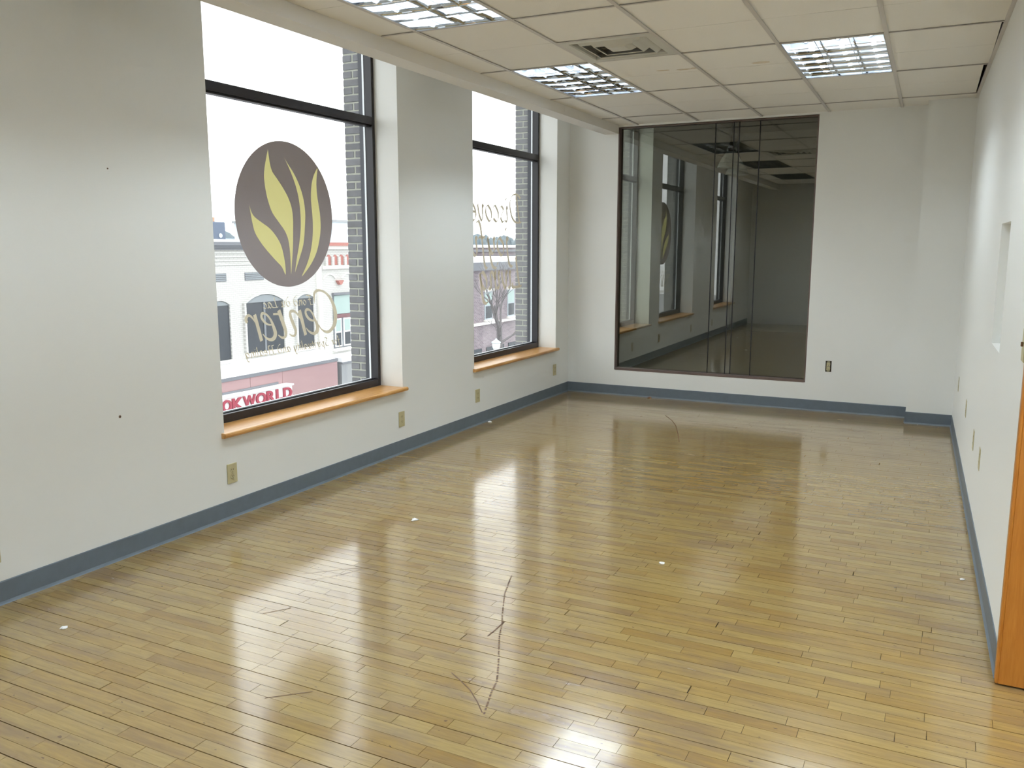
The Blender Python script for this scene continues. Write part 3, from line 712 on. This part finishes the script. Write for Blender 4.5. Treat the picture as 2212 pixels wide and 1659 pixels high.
# ------------------------------------------------------------------ tinted glass in the back wall and the dim room behind it
w4 = tag(empty('window_5', ((GL+GR)/2, D, GB)), kind='structure')
hw = (GR-GL)/2; hh = GT-GB
MB().box(-hw, -hw+0.012, 0.001, 0.12, -0.010, hh).build('jamb', M['brown'], w4)
MB().box(hw-0.012, hw, 0.001, 0.12, -0.010, hh).build('jamb', M['brown'], w4)
MB().box(-hw+0.012, hw-0.012, -0.002, 0.12, -0.012, 0.012).build('sill', M['brown'], w4)
MB().box(-hw+0.012, hw-0.012, 0.001, 0.12, hh-0.008, hh).build('head', M['brown'], w4)
MB().box(-hw+0.012, hw-0.012, 0.058, 0.066, 0.012, hh-0.008).build('pane', M['tint'], w4)
for x in (1.522, 1.700, 1.752, 1.950):
    MB().box(x-(GL+GR)/2-0.0045, x-(GL+GR)/2+0.0045, 0.0555, 0.0578, 0.012, hh-0.008).build('seam', M['seam'], w4)
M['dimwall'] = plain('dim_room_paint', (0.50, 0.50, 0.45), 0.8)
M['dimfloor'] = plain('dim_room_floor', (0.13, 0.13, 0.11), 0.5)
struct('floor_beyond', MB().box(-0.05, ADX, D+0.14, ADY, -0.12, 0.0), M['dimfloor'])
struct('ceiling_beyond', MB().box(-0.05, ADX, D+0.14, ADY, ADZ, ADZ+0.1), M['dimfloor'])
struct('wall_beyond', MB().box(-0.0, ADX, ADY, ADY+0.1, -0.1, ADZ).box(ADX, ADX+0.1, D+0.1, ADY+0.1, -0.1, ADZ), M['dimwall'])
M['prism'] = vinyl('prismatic_glass', (0.82, 0.86, 0.86), 0.45)
def pendant(x, y, zb, r, lab):
    p = tag(empty('pendant_lamp', (x, y, zb)), lab, 'lamp', 'pendants behind the tinted glass')
    MB().tube([(0, 0, r*1.7), (0, 0, ADZ-zb-0.03)], 0.012, 8).build('rod', M['black'], p)
    MB().lathe([(0.0, ADZ-zb-0.001), (0.06, ADZ-zb-0.001), (0.055, ADZ-zb-0.03), (0.0, ADZ-zb-0.03)], 16).build('canopy', M['black'], p)
    MB().lathe([(0.0, r*1.95), (0.018, r*1.95), (0.028, r*1.75), (0.050, r*1.45), (0.052, r*1.20), (0.0, r*1.20)], 16).build('socket_cap', M['black'], p)
    prof = [(0.050, r*1.25), (r*0.45, r*1.05), (r*0.66, r*0.75), (r*0.84, r*0.42), (r*0.96, r*0.14), (r, 0.0), (r-0.006, 0.0), (r*0.94, r*0.14), (r*0.82, r*0.42), (r*0.64, r*0.75), (r*0.42, r*1.03), (0.045, r*1.22)]
    b = MB(); n = 48; vs = []
    for k in range(n):
        f = 1.0+0.02*(k % 2)
        for pr0, pz in prof: vs.append((pr0*f*math.cos(2*math.pi*k/n), pr0*f*math.sin(2*math.pi*k/n), pz))
    m = len(prof); fs = [(k*m+i, ((k+1)%n)*m+i, ((k+1)%n)*m+(i+1)%m, k*m+(i+1)%m) for k in range(n) for i in range(m)]
    b.add(vs, fs).build('shade', M['prism'], p)
    MB().lathe([(0.0, r*0.55), (0.025, r*0.60), (0.032, r*0.80), (0.020, r*1.1), (0.0, r*1.15)], 14).build('bulb', M['white'], p, smooth=True)
pendant(1.255, 10.5, 2.505, 0.150, 'glass pendant lamp hanging behind the tinted glass, the nearer one')
pendant(0.985, 12.1, 2.545, 0.155, 'glass pendant lamp hanging behind the tinted glass, the farther one')

# ------------------------------------------------------------------ across the street
GZ = -7.6            # street level, two storeys down
M['asphalt'] = plain('wet_asphalt', (0.32, 0.33, 0.345), 0.7, var=0.15, vscale=0.6)
M['walk'] = plain('sidewalk', (0.55, 0.56, 0.57), 0.8, var=0.1, vscale=1.0)
M['snow'] = plain('snow', (0.90, 0.91, 0.93), 0.8)
t = NT('white_painted_brick'); bt = t.n('ShaderNodeTexBrick'); 
mp = t.n('ShaderNodeMapping'); g_ = t.n('ShaderNodeNewGeometry'); sp_ = t.n('ShaderNodeSeparateXYZ'); cb_ = t.n('ShaderNodeCombineXYZ')
t.l(g_.outputs['Position'], sp_.inputs[0]); t.l(sp_.outputs[1], cb_.inputs[0]); t.l(sp_.outputs[2], cb_.inputs[1]); t.l(cb_.outputs[0], bt.inputs['Vector'])
bt.inputs['Color1'].default_value = (0.61,0.605,0.58,1); bt.inputs['Color2'].default_value = (0.58,0.575,0.55,1); bt.inputs['Mortar'].default_value = (0.44,0.43,0.41,1)
bt.inputs['Scale'].default_value = 1.0; bt.inputs['Brick Width'].default_value = 0.21; bt.inputs['Row Height'].default_value = 0.075; bt.inputs['Mortar Size'].default_value = 0.008
t.l(bt.outputs[0], t.p.inputs['Base Color']); t.p.inputs['Roughness'].default_value = 0.85; M['wbrick'] = t.m
def brickmat(name, c1, c2, mo):
    t = NT(name); bt = t.n('ShaderNodeTexBrick'); g_ = t.n('ShaderNodeNewGeometry'); sp_ = t.n('ShaderNodeSeparateXYZ'); cb_ = t.n('ShaderNodeCombineXYZ')
    t.l(g_.outputs['Position'], sp_.inputs[0]); t.l(sp_.outputs[1], cb_.inputs[0]); t.l(sp_.outputs[2], cb_.inputs[1]); t.l(cb_.outputs[0], bt.inputs['Vector'])
    for k, c in (('Color1', c1), ('Color2', c2), ('Mortar', mo)): bt.inputs[k].default_value = (*c, 1)
    bt.inputs['Scale'].default_value = 1.0; bt.inputs['Brick Width'].default_value = 0.22; bt.inputs['Row Height'].default_value = 0.078; bt.inputs['Mortar Size'].default_value = 0.012
    nz = t.noise(t.pos(), 0.9, 5, 0.7); c = t.mix(0.7, bt.outputs[0], t.ramp(nz, [(0.3, (0.7,0.7,0.72)), (0.7, (1.3,1.25,1.25))]), 'MULTIPLY')
    t.l(c, t.p.inputs['Base Color']); t.p.inputs['Roughness'].default_value = 0.9; return t.m
M['rbrick'] = brickmat('faded_red_brick', srgb(138,126,132), srgb(118,108,116), srgb(158,152,154))
M['cream'] = plain('cream_trim', (0.78, 0.76, 0.72), 0.8)
M['slate'] = plain('slate_cornice', srgb(118, 120, 126), 0.6)
M['redtrim'] = plain('red_trim', srgb(176, 116, 108), 0.7)
M['pink'] = plain('pink_panel', srgb(164, 134, 135), 0.6, var=0.03, vscale=0.5)
M['stone'] = plain('grey_panel', srgb(150, 152, 154), 0.7, var=0.06, vscale=1.0)
M['darkpane'] = plain('dark_pane', srgb(66, 70, 76), 0.12)
M['tymp'] = plain('grey_boards', srgb(140, 146, 150), 0.7)
M['mull'] = plain('grey_mullion', srgb(120, 124, 130), 0.6)
M['sage'] = plain('sage_blind', srgb(162, 182, 178), 0.6)
M['maroon'] = plain('maroon_bar', srgb(120, 84, 88), 0.6)
M['sash'] = plain('white_sash', (0.82, 0.83, 0.83), 0.5)
M['signred'] = plain('sign_red', srgb(158, 60, 78), 0.5)
M['signbox'] = plain('sign_white', (0.74, 0.75, 0.75), 0.5)
M['storeglass'] = plain('store_glass', srgb(70, 76, 82), 0.1)
M['tankblue'] = plain('tank_blue', srgb(92, 104, 124), 0.6)
M['terracotta'] = plain('terracotta', srgb(196, 158, 132), 0.8)
M['paleblue'] = plain('pale_metal', srgb(196, 206, 214), 0.6)
M['bark'] = plain('bark', srgb(112, 108, 110), 0.9, var=0.1, vscale=8)
M['farwood'] = plain('winter_trees', srgb(112, 124, 131), 0.95, var=0.15, vscale=0.15)
M['greenframe'] = plain('window_frame_pale', srgb(170, 180, 186), 0.6)

tag(MB().box(-400, 60, -150, 500, GZ-0.5, GZ).build('ground', M['asphalt']), kind='structure')
tag(MB().box(-20, -15.2, -40, 120, GZ-0.3, GZ+0.13).build('sidewalk', M['walk']), kind='structure')

FXC = -20.0
def arch_pts(y0, y1, zs, za, n=14):
    w = (y1-y0)/2; h = za-zs; R = (w*w+h*h)/(2*h); zc = za-R; yc = (y0+y1)/2; a = math.asin(min(1, w/R))
    return [(yc+R*math.sin(-a+2*a*k/n), zc+R*math.cos(-a+2*a*k/n)) for k in range(n+1)]
def arched_window(b, y0, y1, z0, zs, za, mull=None, L=(0, 0, 0), name='window'):
    """an inset, arched opening: frame ring, dark pane, boarded head"""
    ox, oy, oz = L
    P = [(y-oy, z-oz) for y, z in ([(y0, z0), (y1, z0)]+arch_pts(y0, y1, zs, za)[::-1])]
    w = MB().prism_x(P, 0.02, 0.05).build(name, M['darkpane'], b)
    A = [(y-oy, z-oz) for y, z in arch_pts(y0+0.02, y1-0.02, zs, za-0.02)]
    MB().prism_x(A, 0.05, 0.08).build('tympanum', M['tymp'], w)
    # brick jambs stand proud of the pane
    Q = arch_pts(y0-0.10, y1+0.10, zs, za+0.12)
    I = arch_pts(y0, y1, zs, za)
    hb = MB()
    for k in range(len(I)-1):
        hb.prism_x([(Q[k][0]-oy, Q[k][1]-oz), (Q[k+1][0]-oy, Q[k+1][1]-oz), (I[k+1][0]-oy, I[k+1][1]-oz), (I[k][0]-oy, I[k][1]-oz)], 0.0, 0.13)
    hb.box(0.0, 0.11, y0-0.10-oy, y0-oy, z0-oz, zs-oz); hb.box(0.0, 0.11, y1-oy, y1+0.10-oy, z0-oz, zs-oz)
    hb.build('surround', M['wbrick'], w)
    MB().box(0.0, 0.16, y0-0.12-oy, y1+0.12-oy, z0-0.12-oz, z0-oz).build('ledge', M['cream'], w)
    if mull: MB().box(0.05, 0.085, mull-0.045-oy, mull+0.045-oy, z0-oz, zs-oz).build('mullion', M['mull'], w)
    return w
# white painted brick building
L1 = (FXC, 22.0, GZ)
b1 = tag(empty('building', L1), 'white painted brick building with arched windows above a pink storefront', 'building')
def rel(mb, L=L1): mb.v = [(x-L[0], y-L[1], z-L[2]) for x, y, z in mb.v]; return mb
rel(MB().box(-32, FXC, 2.0, 28.74, GZ, 1.62)).build('wall', M['wbrick'], b1)
rel(MB().box(FXC-0.3, FXC+0.10, 2.0, 24.9, 1.48, 1.56).box(FXC-0.3, FXC+0.18, 2.0, 24.9, 1.56, 1.64).box(FXC-0.3, FXC+0.26, 2.0, 24.9, 1.64, 1.76)).build('cornice', M['slate'], b1)
rel(MB().box(FXC-0.35, FXC+0.28, 2.0, 24.95, 1.76, 1.86)).build('snow_cap', M['snow'], b1, 0.03)
rel(MB().box(FXC-0.3, FXC+0.10, 24.9, 28.74, 1.56, 1.70)).build('coping', M['cream'], b1)
for z in (0.92, 1.06, 1.20, 1.34): rel(MB().box(FXC, FXC+0.035, 2.0, 28.6, z, z+0.07)).build('string_course', M['wbrick'], b1)
for (y0, y1) in ((4.0, 5.0), (6.0, 7.0), (8.9, 9.9), (11.0, 12.0), (13.6, 14.6), (16.0, 17.0), (17.9, 18.9), (20.9, 21.9), (22.5, 23.51), (24.45, 25.46), (26.6, 27.6)):
    v = rel(MB().box(FXC, FXC+0.02, y0, y1, 0.33, 0.63)).build('vent_panel', M['slate'], b1)
    for k in range(4): rel(MB().box(FXC+0.02, FXC+0.035, y0+0.02, y1-0.02, 0.36+k*0.07, 0.40+k*0.07)).build('slat', M['tymp'], v)
arched_window(b1, 22.52, 23.52, -2.56, -0.54, -0.36, L=L1)
arched_window(b1, 24.36, 26.42, -2.44, -0.52, -0.22, 25.35, L=L1)
arched_window(b1, 27.25, 28.26, -2.54, -0.50, -0.34, L=L1)
arched_window(b1, 14.6, 15.6, -2.56, -0.54, -0.36, L=L1)
arched_window(b1, 11.6, 13.6, -2.44, -0.52, -0.22, 12.6, L=L1)
arched_window(b1, 7.6, 8.6, -2.56, -0.54, -0.36, L=L1)
arched_window(b1, 3.6, 5.6, -2.44, -0.52, -0.22, 4.6, L=L1)
arched_window(b1, 17.2, 18.2, -2.56, -0.54, -0.36, L=L1)
arched_window(b1, 19.6, 21.6, -2.44, -0.52, -0.22, 20.6, L=L1)
rel(MB().box(FXC, FXC+0.12, 28.60, 28.82, -3.0, 1.6)).build('downpipe', M['cream'], b1)
# canopy roof with snow, pink fascia panels
rel(MB().hexa([(FXC,2,-3.0),(-19.0,2,-3.16),(-19.0,28.56,-3.16),(FXC,28.56,-3.0)], [(FXC,2,-2.98),(-19.0,2,-3.14),(-19.0,28.56,-3.14),(FXC,28.56,-2.98)])).build('canopy_deck', M['slate'], b1)
rel(MB().hexa([(FXC,2,-2.97),(-19.02,2,-3.13),(-19.02,28.5,-3.13),(FXC,28.5,-2.97)], [(FXC,2,-2.66),(-19.05,2,-3.04),(-19.05,28.5,-3.04),(FXC,28.5,-2.66)])).build('canopy_snow', M['snow'], b1, 0.02)
rel(MB().box(-19.04, -18.96, 2, 28.56, -3.165, -3.05)).build('canopy_edge', M['slate'], b1)
yy = [2.0, 4.5, 6.6, 8.7, 10.9, 12.8, 14.7, 16.55, 18.27, 20.0, 21.72, 23.44, 25.17, 28.55]
for k in range(len(yy)-1): rel(MB().box(-19.10, -18.995, yy[k]+0.008, yy[k+1]-0.008, -4.75, -3.17)).build('fascia_panel', M['pink'], b1)
rel(MB().box(FXC, -19.12, 2.0, 28.5, -4.8, -3.17)).build('fascia_back', M['slate'], b1)
for k in range(11): rel(MB().box(FXC+0.01, FXC+0.06, 2.4+k*2.35, 4.4+k*2.35, GZ+0.5, -4.85)).build('shop_window', M['storeglass'], b1)
rel(MB().box(FXC, FXC+0.05, 2.0, 28.7, GZ, GZ+0.5)).build('stall_riser', M['maroon'], b1)
# rooftop unit with a clay chimney pot
L = (-23.0, 26.3, 1.62)
ru = tag(empty('rooftop_unit', L), 'blue grey rooftop unit on the white building', 'rooftop unit')
rel(MB().box(-24.2, -23.0, 25.3, 26.62, 1.62, 2.60), L).build('casing', M['tankblue'], ru, 0.03)
rel(MB().box(-23.9, -23.3, 26.06, 26.36, 2.60, 2.80), L).build('pot', M['terracotta'], ru, 0.02)
rel(MB().tube([(-22.99, 26.3, 2.05), (-22.96, 26.3, 2.05)], 0.09, 12), L).build('port', M['paleblue'], ru)
# shop sign
L = (-19.0, 23.4, -4.22)
sg = tag(empty('shop_sign', L), 'white box sign reading BOOKWORLD in red letters under snow', 'sign')
rel(MB().box(-18.98, -18.62, 20.28, 25.27, -4.24, -3.70), L).build('box', M['signbox'], sg, 0.01)
rel(MB().box(-19.0, -18.58, 20.2, 22.9, -3.70, -3.62).box(-18.99, -18.56, 22.95, 25.34, -3.70, -3.63), L).build('snow_cap', M['snow'], sg, 0.025)
rel(MB().box(-18.995, -18.96, 20.2, 24.9, -3.62, -3.54), L).build('back_rail', M['slate'], sg)
lets = [('B', 20.50, 20.98), ('O', 21.02, 21.58), ('O', 21.62, 22.06), ('K', 22.09, 22.62), ('W', 22.62, 23.25), ('O', 23.27, 23.79), ('R', 23.83, 24.26), ('L', 24.33, 24.67), ('D', 24.73, 25.20)]
for ch, y0, y1 in lets:
    cu = bpy.data.curves.new('letter', 'FONT'); cu.body = ch; cu.size = 1.0; cu.extrude = 0.03; cu.offset = 0.028; cu.resolution_u = 4
    tmp = bpy.data.objects.new('tmp', cu); COL.objects.link(tmp)
    bpy.context.view_layer.update()
    me = bpy.data.meshes.new_from_object(tmp.evaluated_get(bpy.context.evaluated_depsgraph_get()))
    bpy.data.objects.remove(tmp)
    xs = [v.co.x for v in me.vertices]; ys = [v.co.y for v in me.vertices]; x0, x1, z0, z1 = min(xs), max(xs), min(ys), max(ys)
    for v in me.vertices:
        # read from the street side, i.e. from +x: the word runs towards +y
        v.co = Vector((0.41+v.co.z, y0-L[1]+(v.co.x-x0)/(x1-x0)*(y1-y0), 0.065+(v.co.y-z0)/(z1-z0)*0.425))
    me.materials.clear(); me.materials.append(M['signred'])
    link('letter', me, None, sg)
# neighbour with the red corbelled cornice
L2 = (FXC, 30.0, GZ)
b2 = tag(empty('building', L2), 'cream brick building with red corbelled cornice beside the white one', 'building')
rel(MB().box(-32, FXC, 28.90, 37.0, GZ, 1.55), L2).build('wall', M['wbrick'], b2)
rel(MB().box(FXC-0.3, FXC+0.25, 28.90, 37.0, 1.64, 1.78), L2).build('cornice', M['redtrim'], b2)
rel(MB().box(FXC-0.3, FXC+0.14, 28.90, 37.0, 1.50, 1.64), L2).build('cornice_bed', M['cream'], b2)
rel(MB().box(FXC, FXC+0.12, 28.90, 37.0, 0.66, 0.80), L2).build('string_course', M['cream'], b2)
for k in range(18):
    y0 = 29.32+k*0.43
    P = [(y0, 0.82), (y0+0.25, 0.82)]+arch_pts(y0, y0+0.25, 1.14, 1.265, 8)[::-1]
    rel(MB().prism_x(P, FXC+0.005, FXC+0.03), L2).build('arch_niche', M['redtrim'], b2)
for k in range(18):
    y0 = 29.32+k*0.43-0.18
    rel(MB().box(FXC, FXC+0.10, y0, y0+0.16, 0.80, 1.18), L2).build('pilaster', M['wbrick'], b2)
for k in range(6):
    yc = 30.07+k*1.28
    P = [(yc-0.20, 0.15), (yc+0.20, 0.15), (yc+0.05, -0.03), (yc-0.05, -0.03)]
    rel(MB().prism_x(P, FXC, FXC+0.16), L2).build('corbel', M['redtrim'], b2)
    ab = MB(); A = arch_pts(yc-1.02, yc-0.26, 0.24, 0.42, 8); B = arch_pts(yc-1.08, yc-0.20, 0.24, 0.48, 8)
    for j in range(8): ab.prism_x([B[j], B[j+1], A[j+1], A[j]], FXC, FXC+0.06)
    rel(ab, L2).build('blind_arch', M['cream'], b2)
for k in range(4):
    y0 = 29.62+k*1.9; y1 = y0+1.18
    w = rel(MB().box(FXC, FXC+0.04, y0, y1, -2.80, -0.42), L2).build('window', M['mull'], b2)
    rel(MB().box(FXC+0.04, FXC+0.08, y0, y1, -1.48, -1.32), L2).build('bar', M['maroon'], w)
    rel(MB().box(FXC, FXC+0.14, y0-0.05, y1+0.05, -0.48, -0.38), L2).build('lintel', M['slate'], w)
    rel(MB().box(FXC+0.04, FXC+0.06, y0+0.05, y1-0.05, -1.30, -0.50), L2).build('blind', M['sage'], w)
    for (a, c) in ((y0+0.04, y0+0.50), (y0+0.64, y1-0.02)):
        rel(MB().box(FXC+0.04, FXC+0.07, a, c, -2.74, -1.50), L2).build('sash', M['sash'], w)
        rel(MB().box(FXC+0.07, FXC+0.075, a+0.06, c-0.06, -2.06, -1.56), L2).build('pane', M['sage'], w)
        rel(MB().box(FXC+0.07, FXC+0.075, a+0.06, c-0.06, -2.68, -2.13), L2).build('pane', M['darkpane'], w)
    rel(MB().box(FXC, FXC+0.15, y0-0.06, y1+0.06, -2.92, -2.80), L2).build('ledge', M['cream'], w)
rel(MB().box(FXC, -19.05, 28.90, 37.0, -4.9, -3.34), L2).build('fascia', M['stone'], b2)
rel(MB().box(FXC, -19.0, 28.90, 37.0, -3.34, -3.28), L2).build('fascia_edge', M['slate'], b2)
rel(MB().box(FXC, -19.0, 28.90, 37.0, -3.28, -3.04), L2).build('snow_cap', M['snow'], b2, 0.03)
for k in range(3): rel(MB().box(FXC+0.01, FXC+0.06, 29.2+k*2.6, 31.4+k*2.6, GZ+0.4, -4.95), L2).build('shop_window', M['storeglass'], b2)
# brick building farther down the street
L3 = (FXC, 45.0, GZ)
b3 = tag(empty('building', L3), 'faded red brick building with snowy parapet down the street', 'building')
rel(MB().box(-30, FXC, 40.0, 60.0, GZ, 0.72), L3).build('wall', M['rbrick'], b3)
rel(MB().box(-30, FXC+0.3, 40.0, 60.0, 0.72, 0.90), L3).build('snow_cap', M['snow'], b3, 0.04)
rel(MB().box(FXC-0.1, FXC+0.28, 40.0, 60.0, 0.28, 0.72), L3).build('cornice', M['slate'], b3)
rel(MB().box(FXC, FXC+0.16, 40.0, 60.0, -2.84, -2.70), L3).build('string_course', M['cream'], b3)
for y0, y1 in ((40.6, 41.5), (43.40, 44.32), (46.30, 47.22), (49.2, 50.1), (52.1, 53.0), (55.0, 55.9)):
    w = rel(MB().box(FXC, FXC+0.04, y0, y1, -2.58, -0.95), L3).build('window', M['greenframe'], b3)
    rel(MB().box(FXC+0.04, FXC+0.05, y0+0.08, y1-0.08, -2.50, -1.80), L3).build('pane', M['darkpane'], w)
    rel(MB().box(FXC+0.04, FXC+0.05, y0+0.08, y1-0.08, -1.72, -1.05), L3).build('pane', M['sage'], w)
    rel(MB().box(FXC, FXC+0.12, y0-0.1, y1+0.1, -0.95, -0.78), L3).build('lintel', M['cream'], w)
    rel(MB().box(FXC, FXC+0.14, y0-0.08, y1+0.08, -2.68, -2.58), L3).build('ledge', M['cream'], w)
for y0 in (40.8, 43.6, 46.4, 49.2, 52.0, 54.8): rel(MB().box(FXC+0.005, FXC+0.05, y0, y0+2.2, GZ+0.4, -4.2), L3).build('shop_window', M['storeglass'], b3)
# houses farther back
L4 = (-32.0, 66.0, GZ)
b4 = tag(empty('building', L4), 'brick building with banded parapet behind the faded red one', 'building')
rel(MB().box(-44, -32, 58.0, 82.0, GZ, 1.55), L4).build('wall', M['rbrick'], b4)
rel(MB().box(-44, -31.8, 58.0, 82.0, 1.55, 1.80), L4).build('snow_cap', M['snow'], b4, 0.04)
rel(MB().box(-32, -31.75, 58.0, 82.0, 1.20, 1.38).box(-32, -31.85, 58.0, 82.0, 0.72, 0.86), L4).build('band', M['slate'], b4)
for k in range(8): rel(MB().box(-32, -31.9, 59.5+k*2.6, 60.6+k*2.6, -1.2, 0.4), L4).build('window', M['darkpane'], b4)
L5 = (-32.0, 46.0, GZ)
b5 = tag(empty('building', L5), 'pale blue grey roof block behind the cream building', 'building')
rel(MB().box(-40, -32, 44.4, 48.5, GZ, 3.2), L5).build('wall', M['paleblue'], b5)
rel(MB().box(-40.1, -31.9, 44.3, 48.6, 3.2, 3.35), L5).build('parapet', M['stone'], b5)
L6 = (-41.0, 47.0, GZ)
b6 = tag(empty('building', L6), 'distant pale building behind the rooftop unit', 'building')
rel(MB().box(-60, -41, 42.0, 50.0, GZ, 2.2), L6).build('wall', M['paleblue'], b6)
rel(MB().box(-41, -40.9, 44.0, 45.5, 1.2, 1.7), L6).build('window', M['redtrim'], b6)
# winter trees on the horizon
b = MB()
for k in range(420):
    y = random.uniform(60, 480); x = -150-random.uniform(0, 40); h = random.uniform(0.82, 1.05)*(14.2 if y > 200 else 13.0); r = random.uniform(1.5, 3.6)
    b.lathe([(r*0.2, 0), (r*0.9, h*0.35), (r, h*0.62), (r*0.85, h*0.82), (r*0.5, h*0.95), (0.05, h)], 9, (x, y, GZ))
tag(b.build('tree_line', M['farwood'], smooth=True), 'grey line of bare winter trees on the horizon', 'trees', kind='stuff')

# street tree and street lamp seen through the far window
L = Vector((-13.6, 33.0, GZ+0.0))
tr = tag(empty('street_tree', L), 'bare street tree seen through the far window', 'tree')
def limb(b, p, d, length, r, depth):
    n = 4; pts = [p.copy()]; q = p.copy(); dd = d.copy()
    for i in range(n):
        dd = (dd+Vector((random.uniform(-.22,.22), random.uniform(-.22,.22), random.uniform(-.03,.14)))).normalized()
        q = q+dd*length/n; pts.append(q.copy())
    b.tube(pts, [r*(1-0.14*i) for i in range(n+1)], 6 if r > 0.03 else 4)
    if depth == 0: return
    for i in range(random.choice((2, 3, 3))):
        t = random.uniform(0.45, 1.0); j = min(n-1, int(t*n)); s = pts[j].lerp(pts[j+1], t*n-j)
        nd = (dd+Vector((random.uniform(-.9,.9), random.uniform(-.9,.9), random.uniform(-.1,.6)))).normalized()
        limb(b, s, nd, length*random.uniform(0.55, 0.8), r*0.55, depth-1)
MB().tube([(0,0,0), (0.02,0.0,2.0), (0.0,0.05,4.0), (0.0,0.0,5.75)], [0.19, 0.16, 0.14, 0.12], 10).build('trunk', M['bark'], tr)
random.seed(21)
for d, ln in (((-0.2,-0.2,1.0), 1.7), ((0.1,0.55,0.85), 1.6), ((0.2,-0.6,0.8), 1.4), ((-0.5,0.3,0.9), 1.4), ((0.3,-0.95,0.4), 1.3), ((0.2,0.9,0.45), 1.2)):
    b = MB(); limb(b, Vector((0, 0, 5.6 if d[2] > 0.5 else 5.0)), Vector(d).normalized(), ln, 0.060, 3); b.build('branch', M['bark'], tr)
L = (-12.6, 30.80, GZ)
sl = tag(empty('street_lamp', L), 'white lantern street lamp seen through the far window', 'street lamp')
z0 = -2.58-GZ
MB().lathe([(0.0, 0), (0.20, 0), (0.20, 0.3), (0.12, 0.5), (0.07, 0.8), (0.055, z0-0.15), (0.11, z0-0.05), (0.11, z0), (0.0, z0)], 16).build('post', M['black'], sl)
MB().lathe([(0.0, z0), (0.11, z0), (0.16, z0+0.10), (0.17, z0+0.26), (0.13, z0+0.30), (0.0, z0+0.30)], 16).build('globe', M['sash'], sl, smooth=True)
MB().lathe([(0.20, z0+0.29), (0.18, z0+0.33), (0.06, z0+0.40), (0.02, z0+0.47), (0.0, z0+0.47)], 16).build('cap', M['paleblue'], sl)
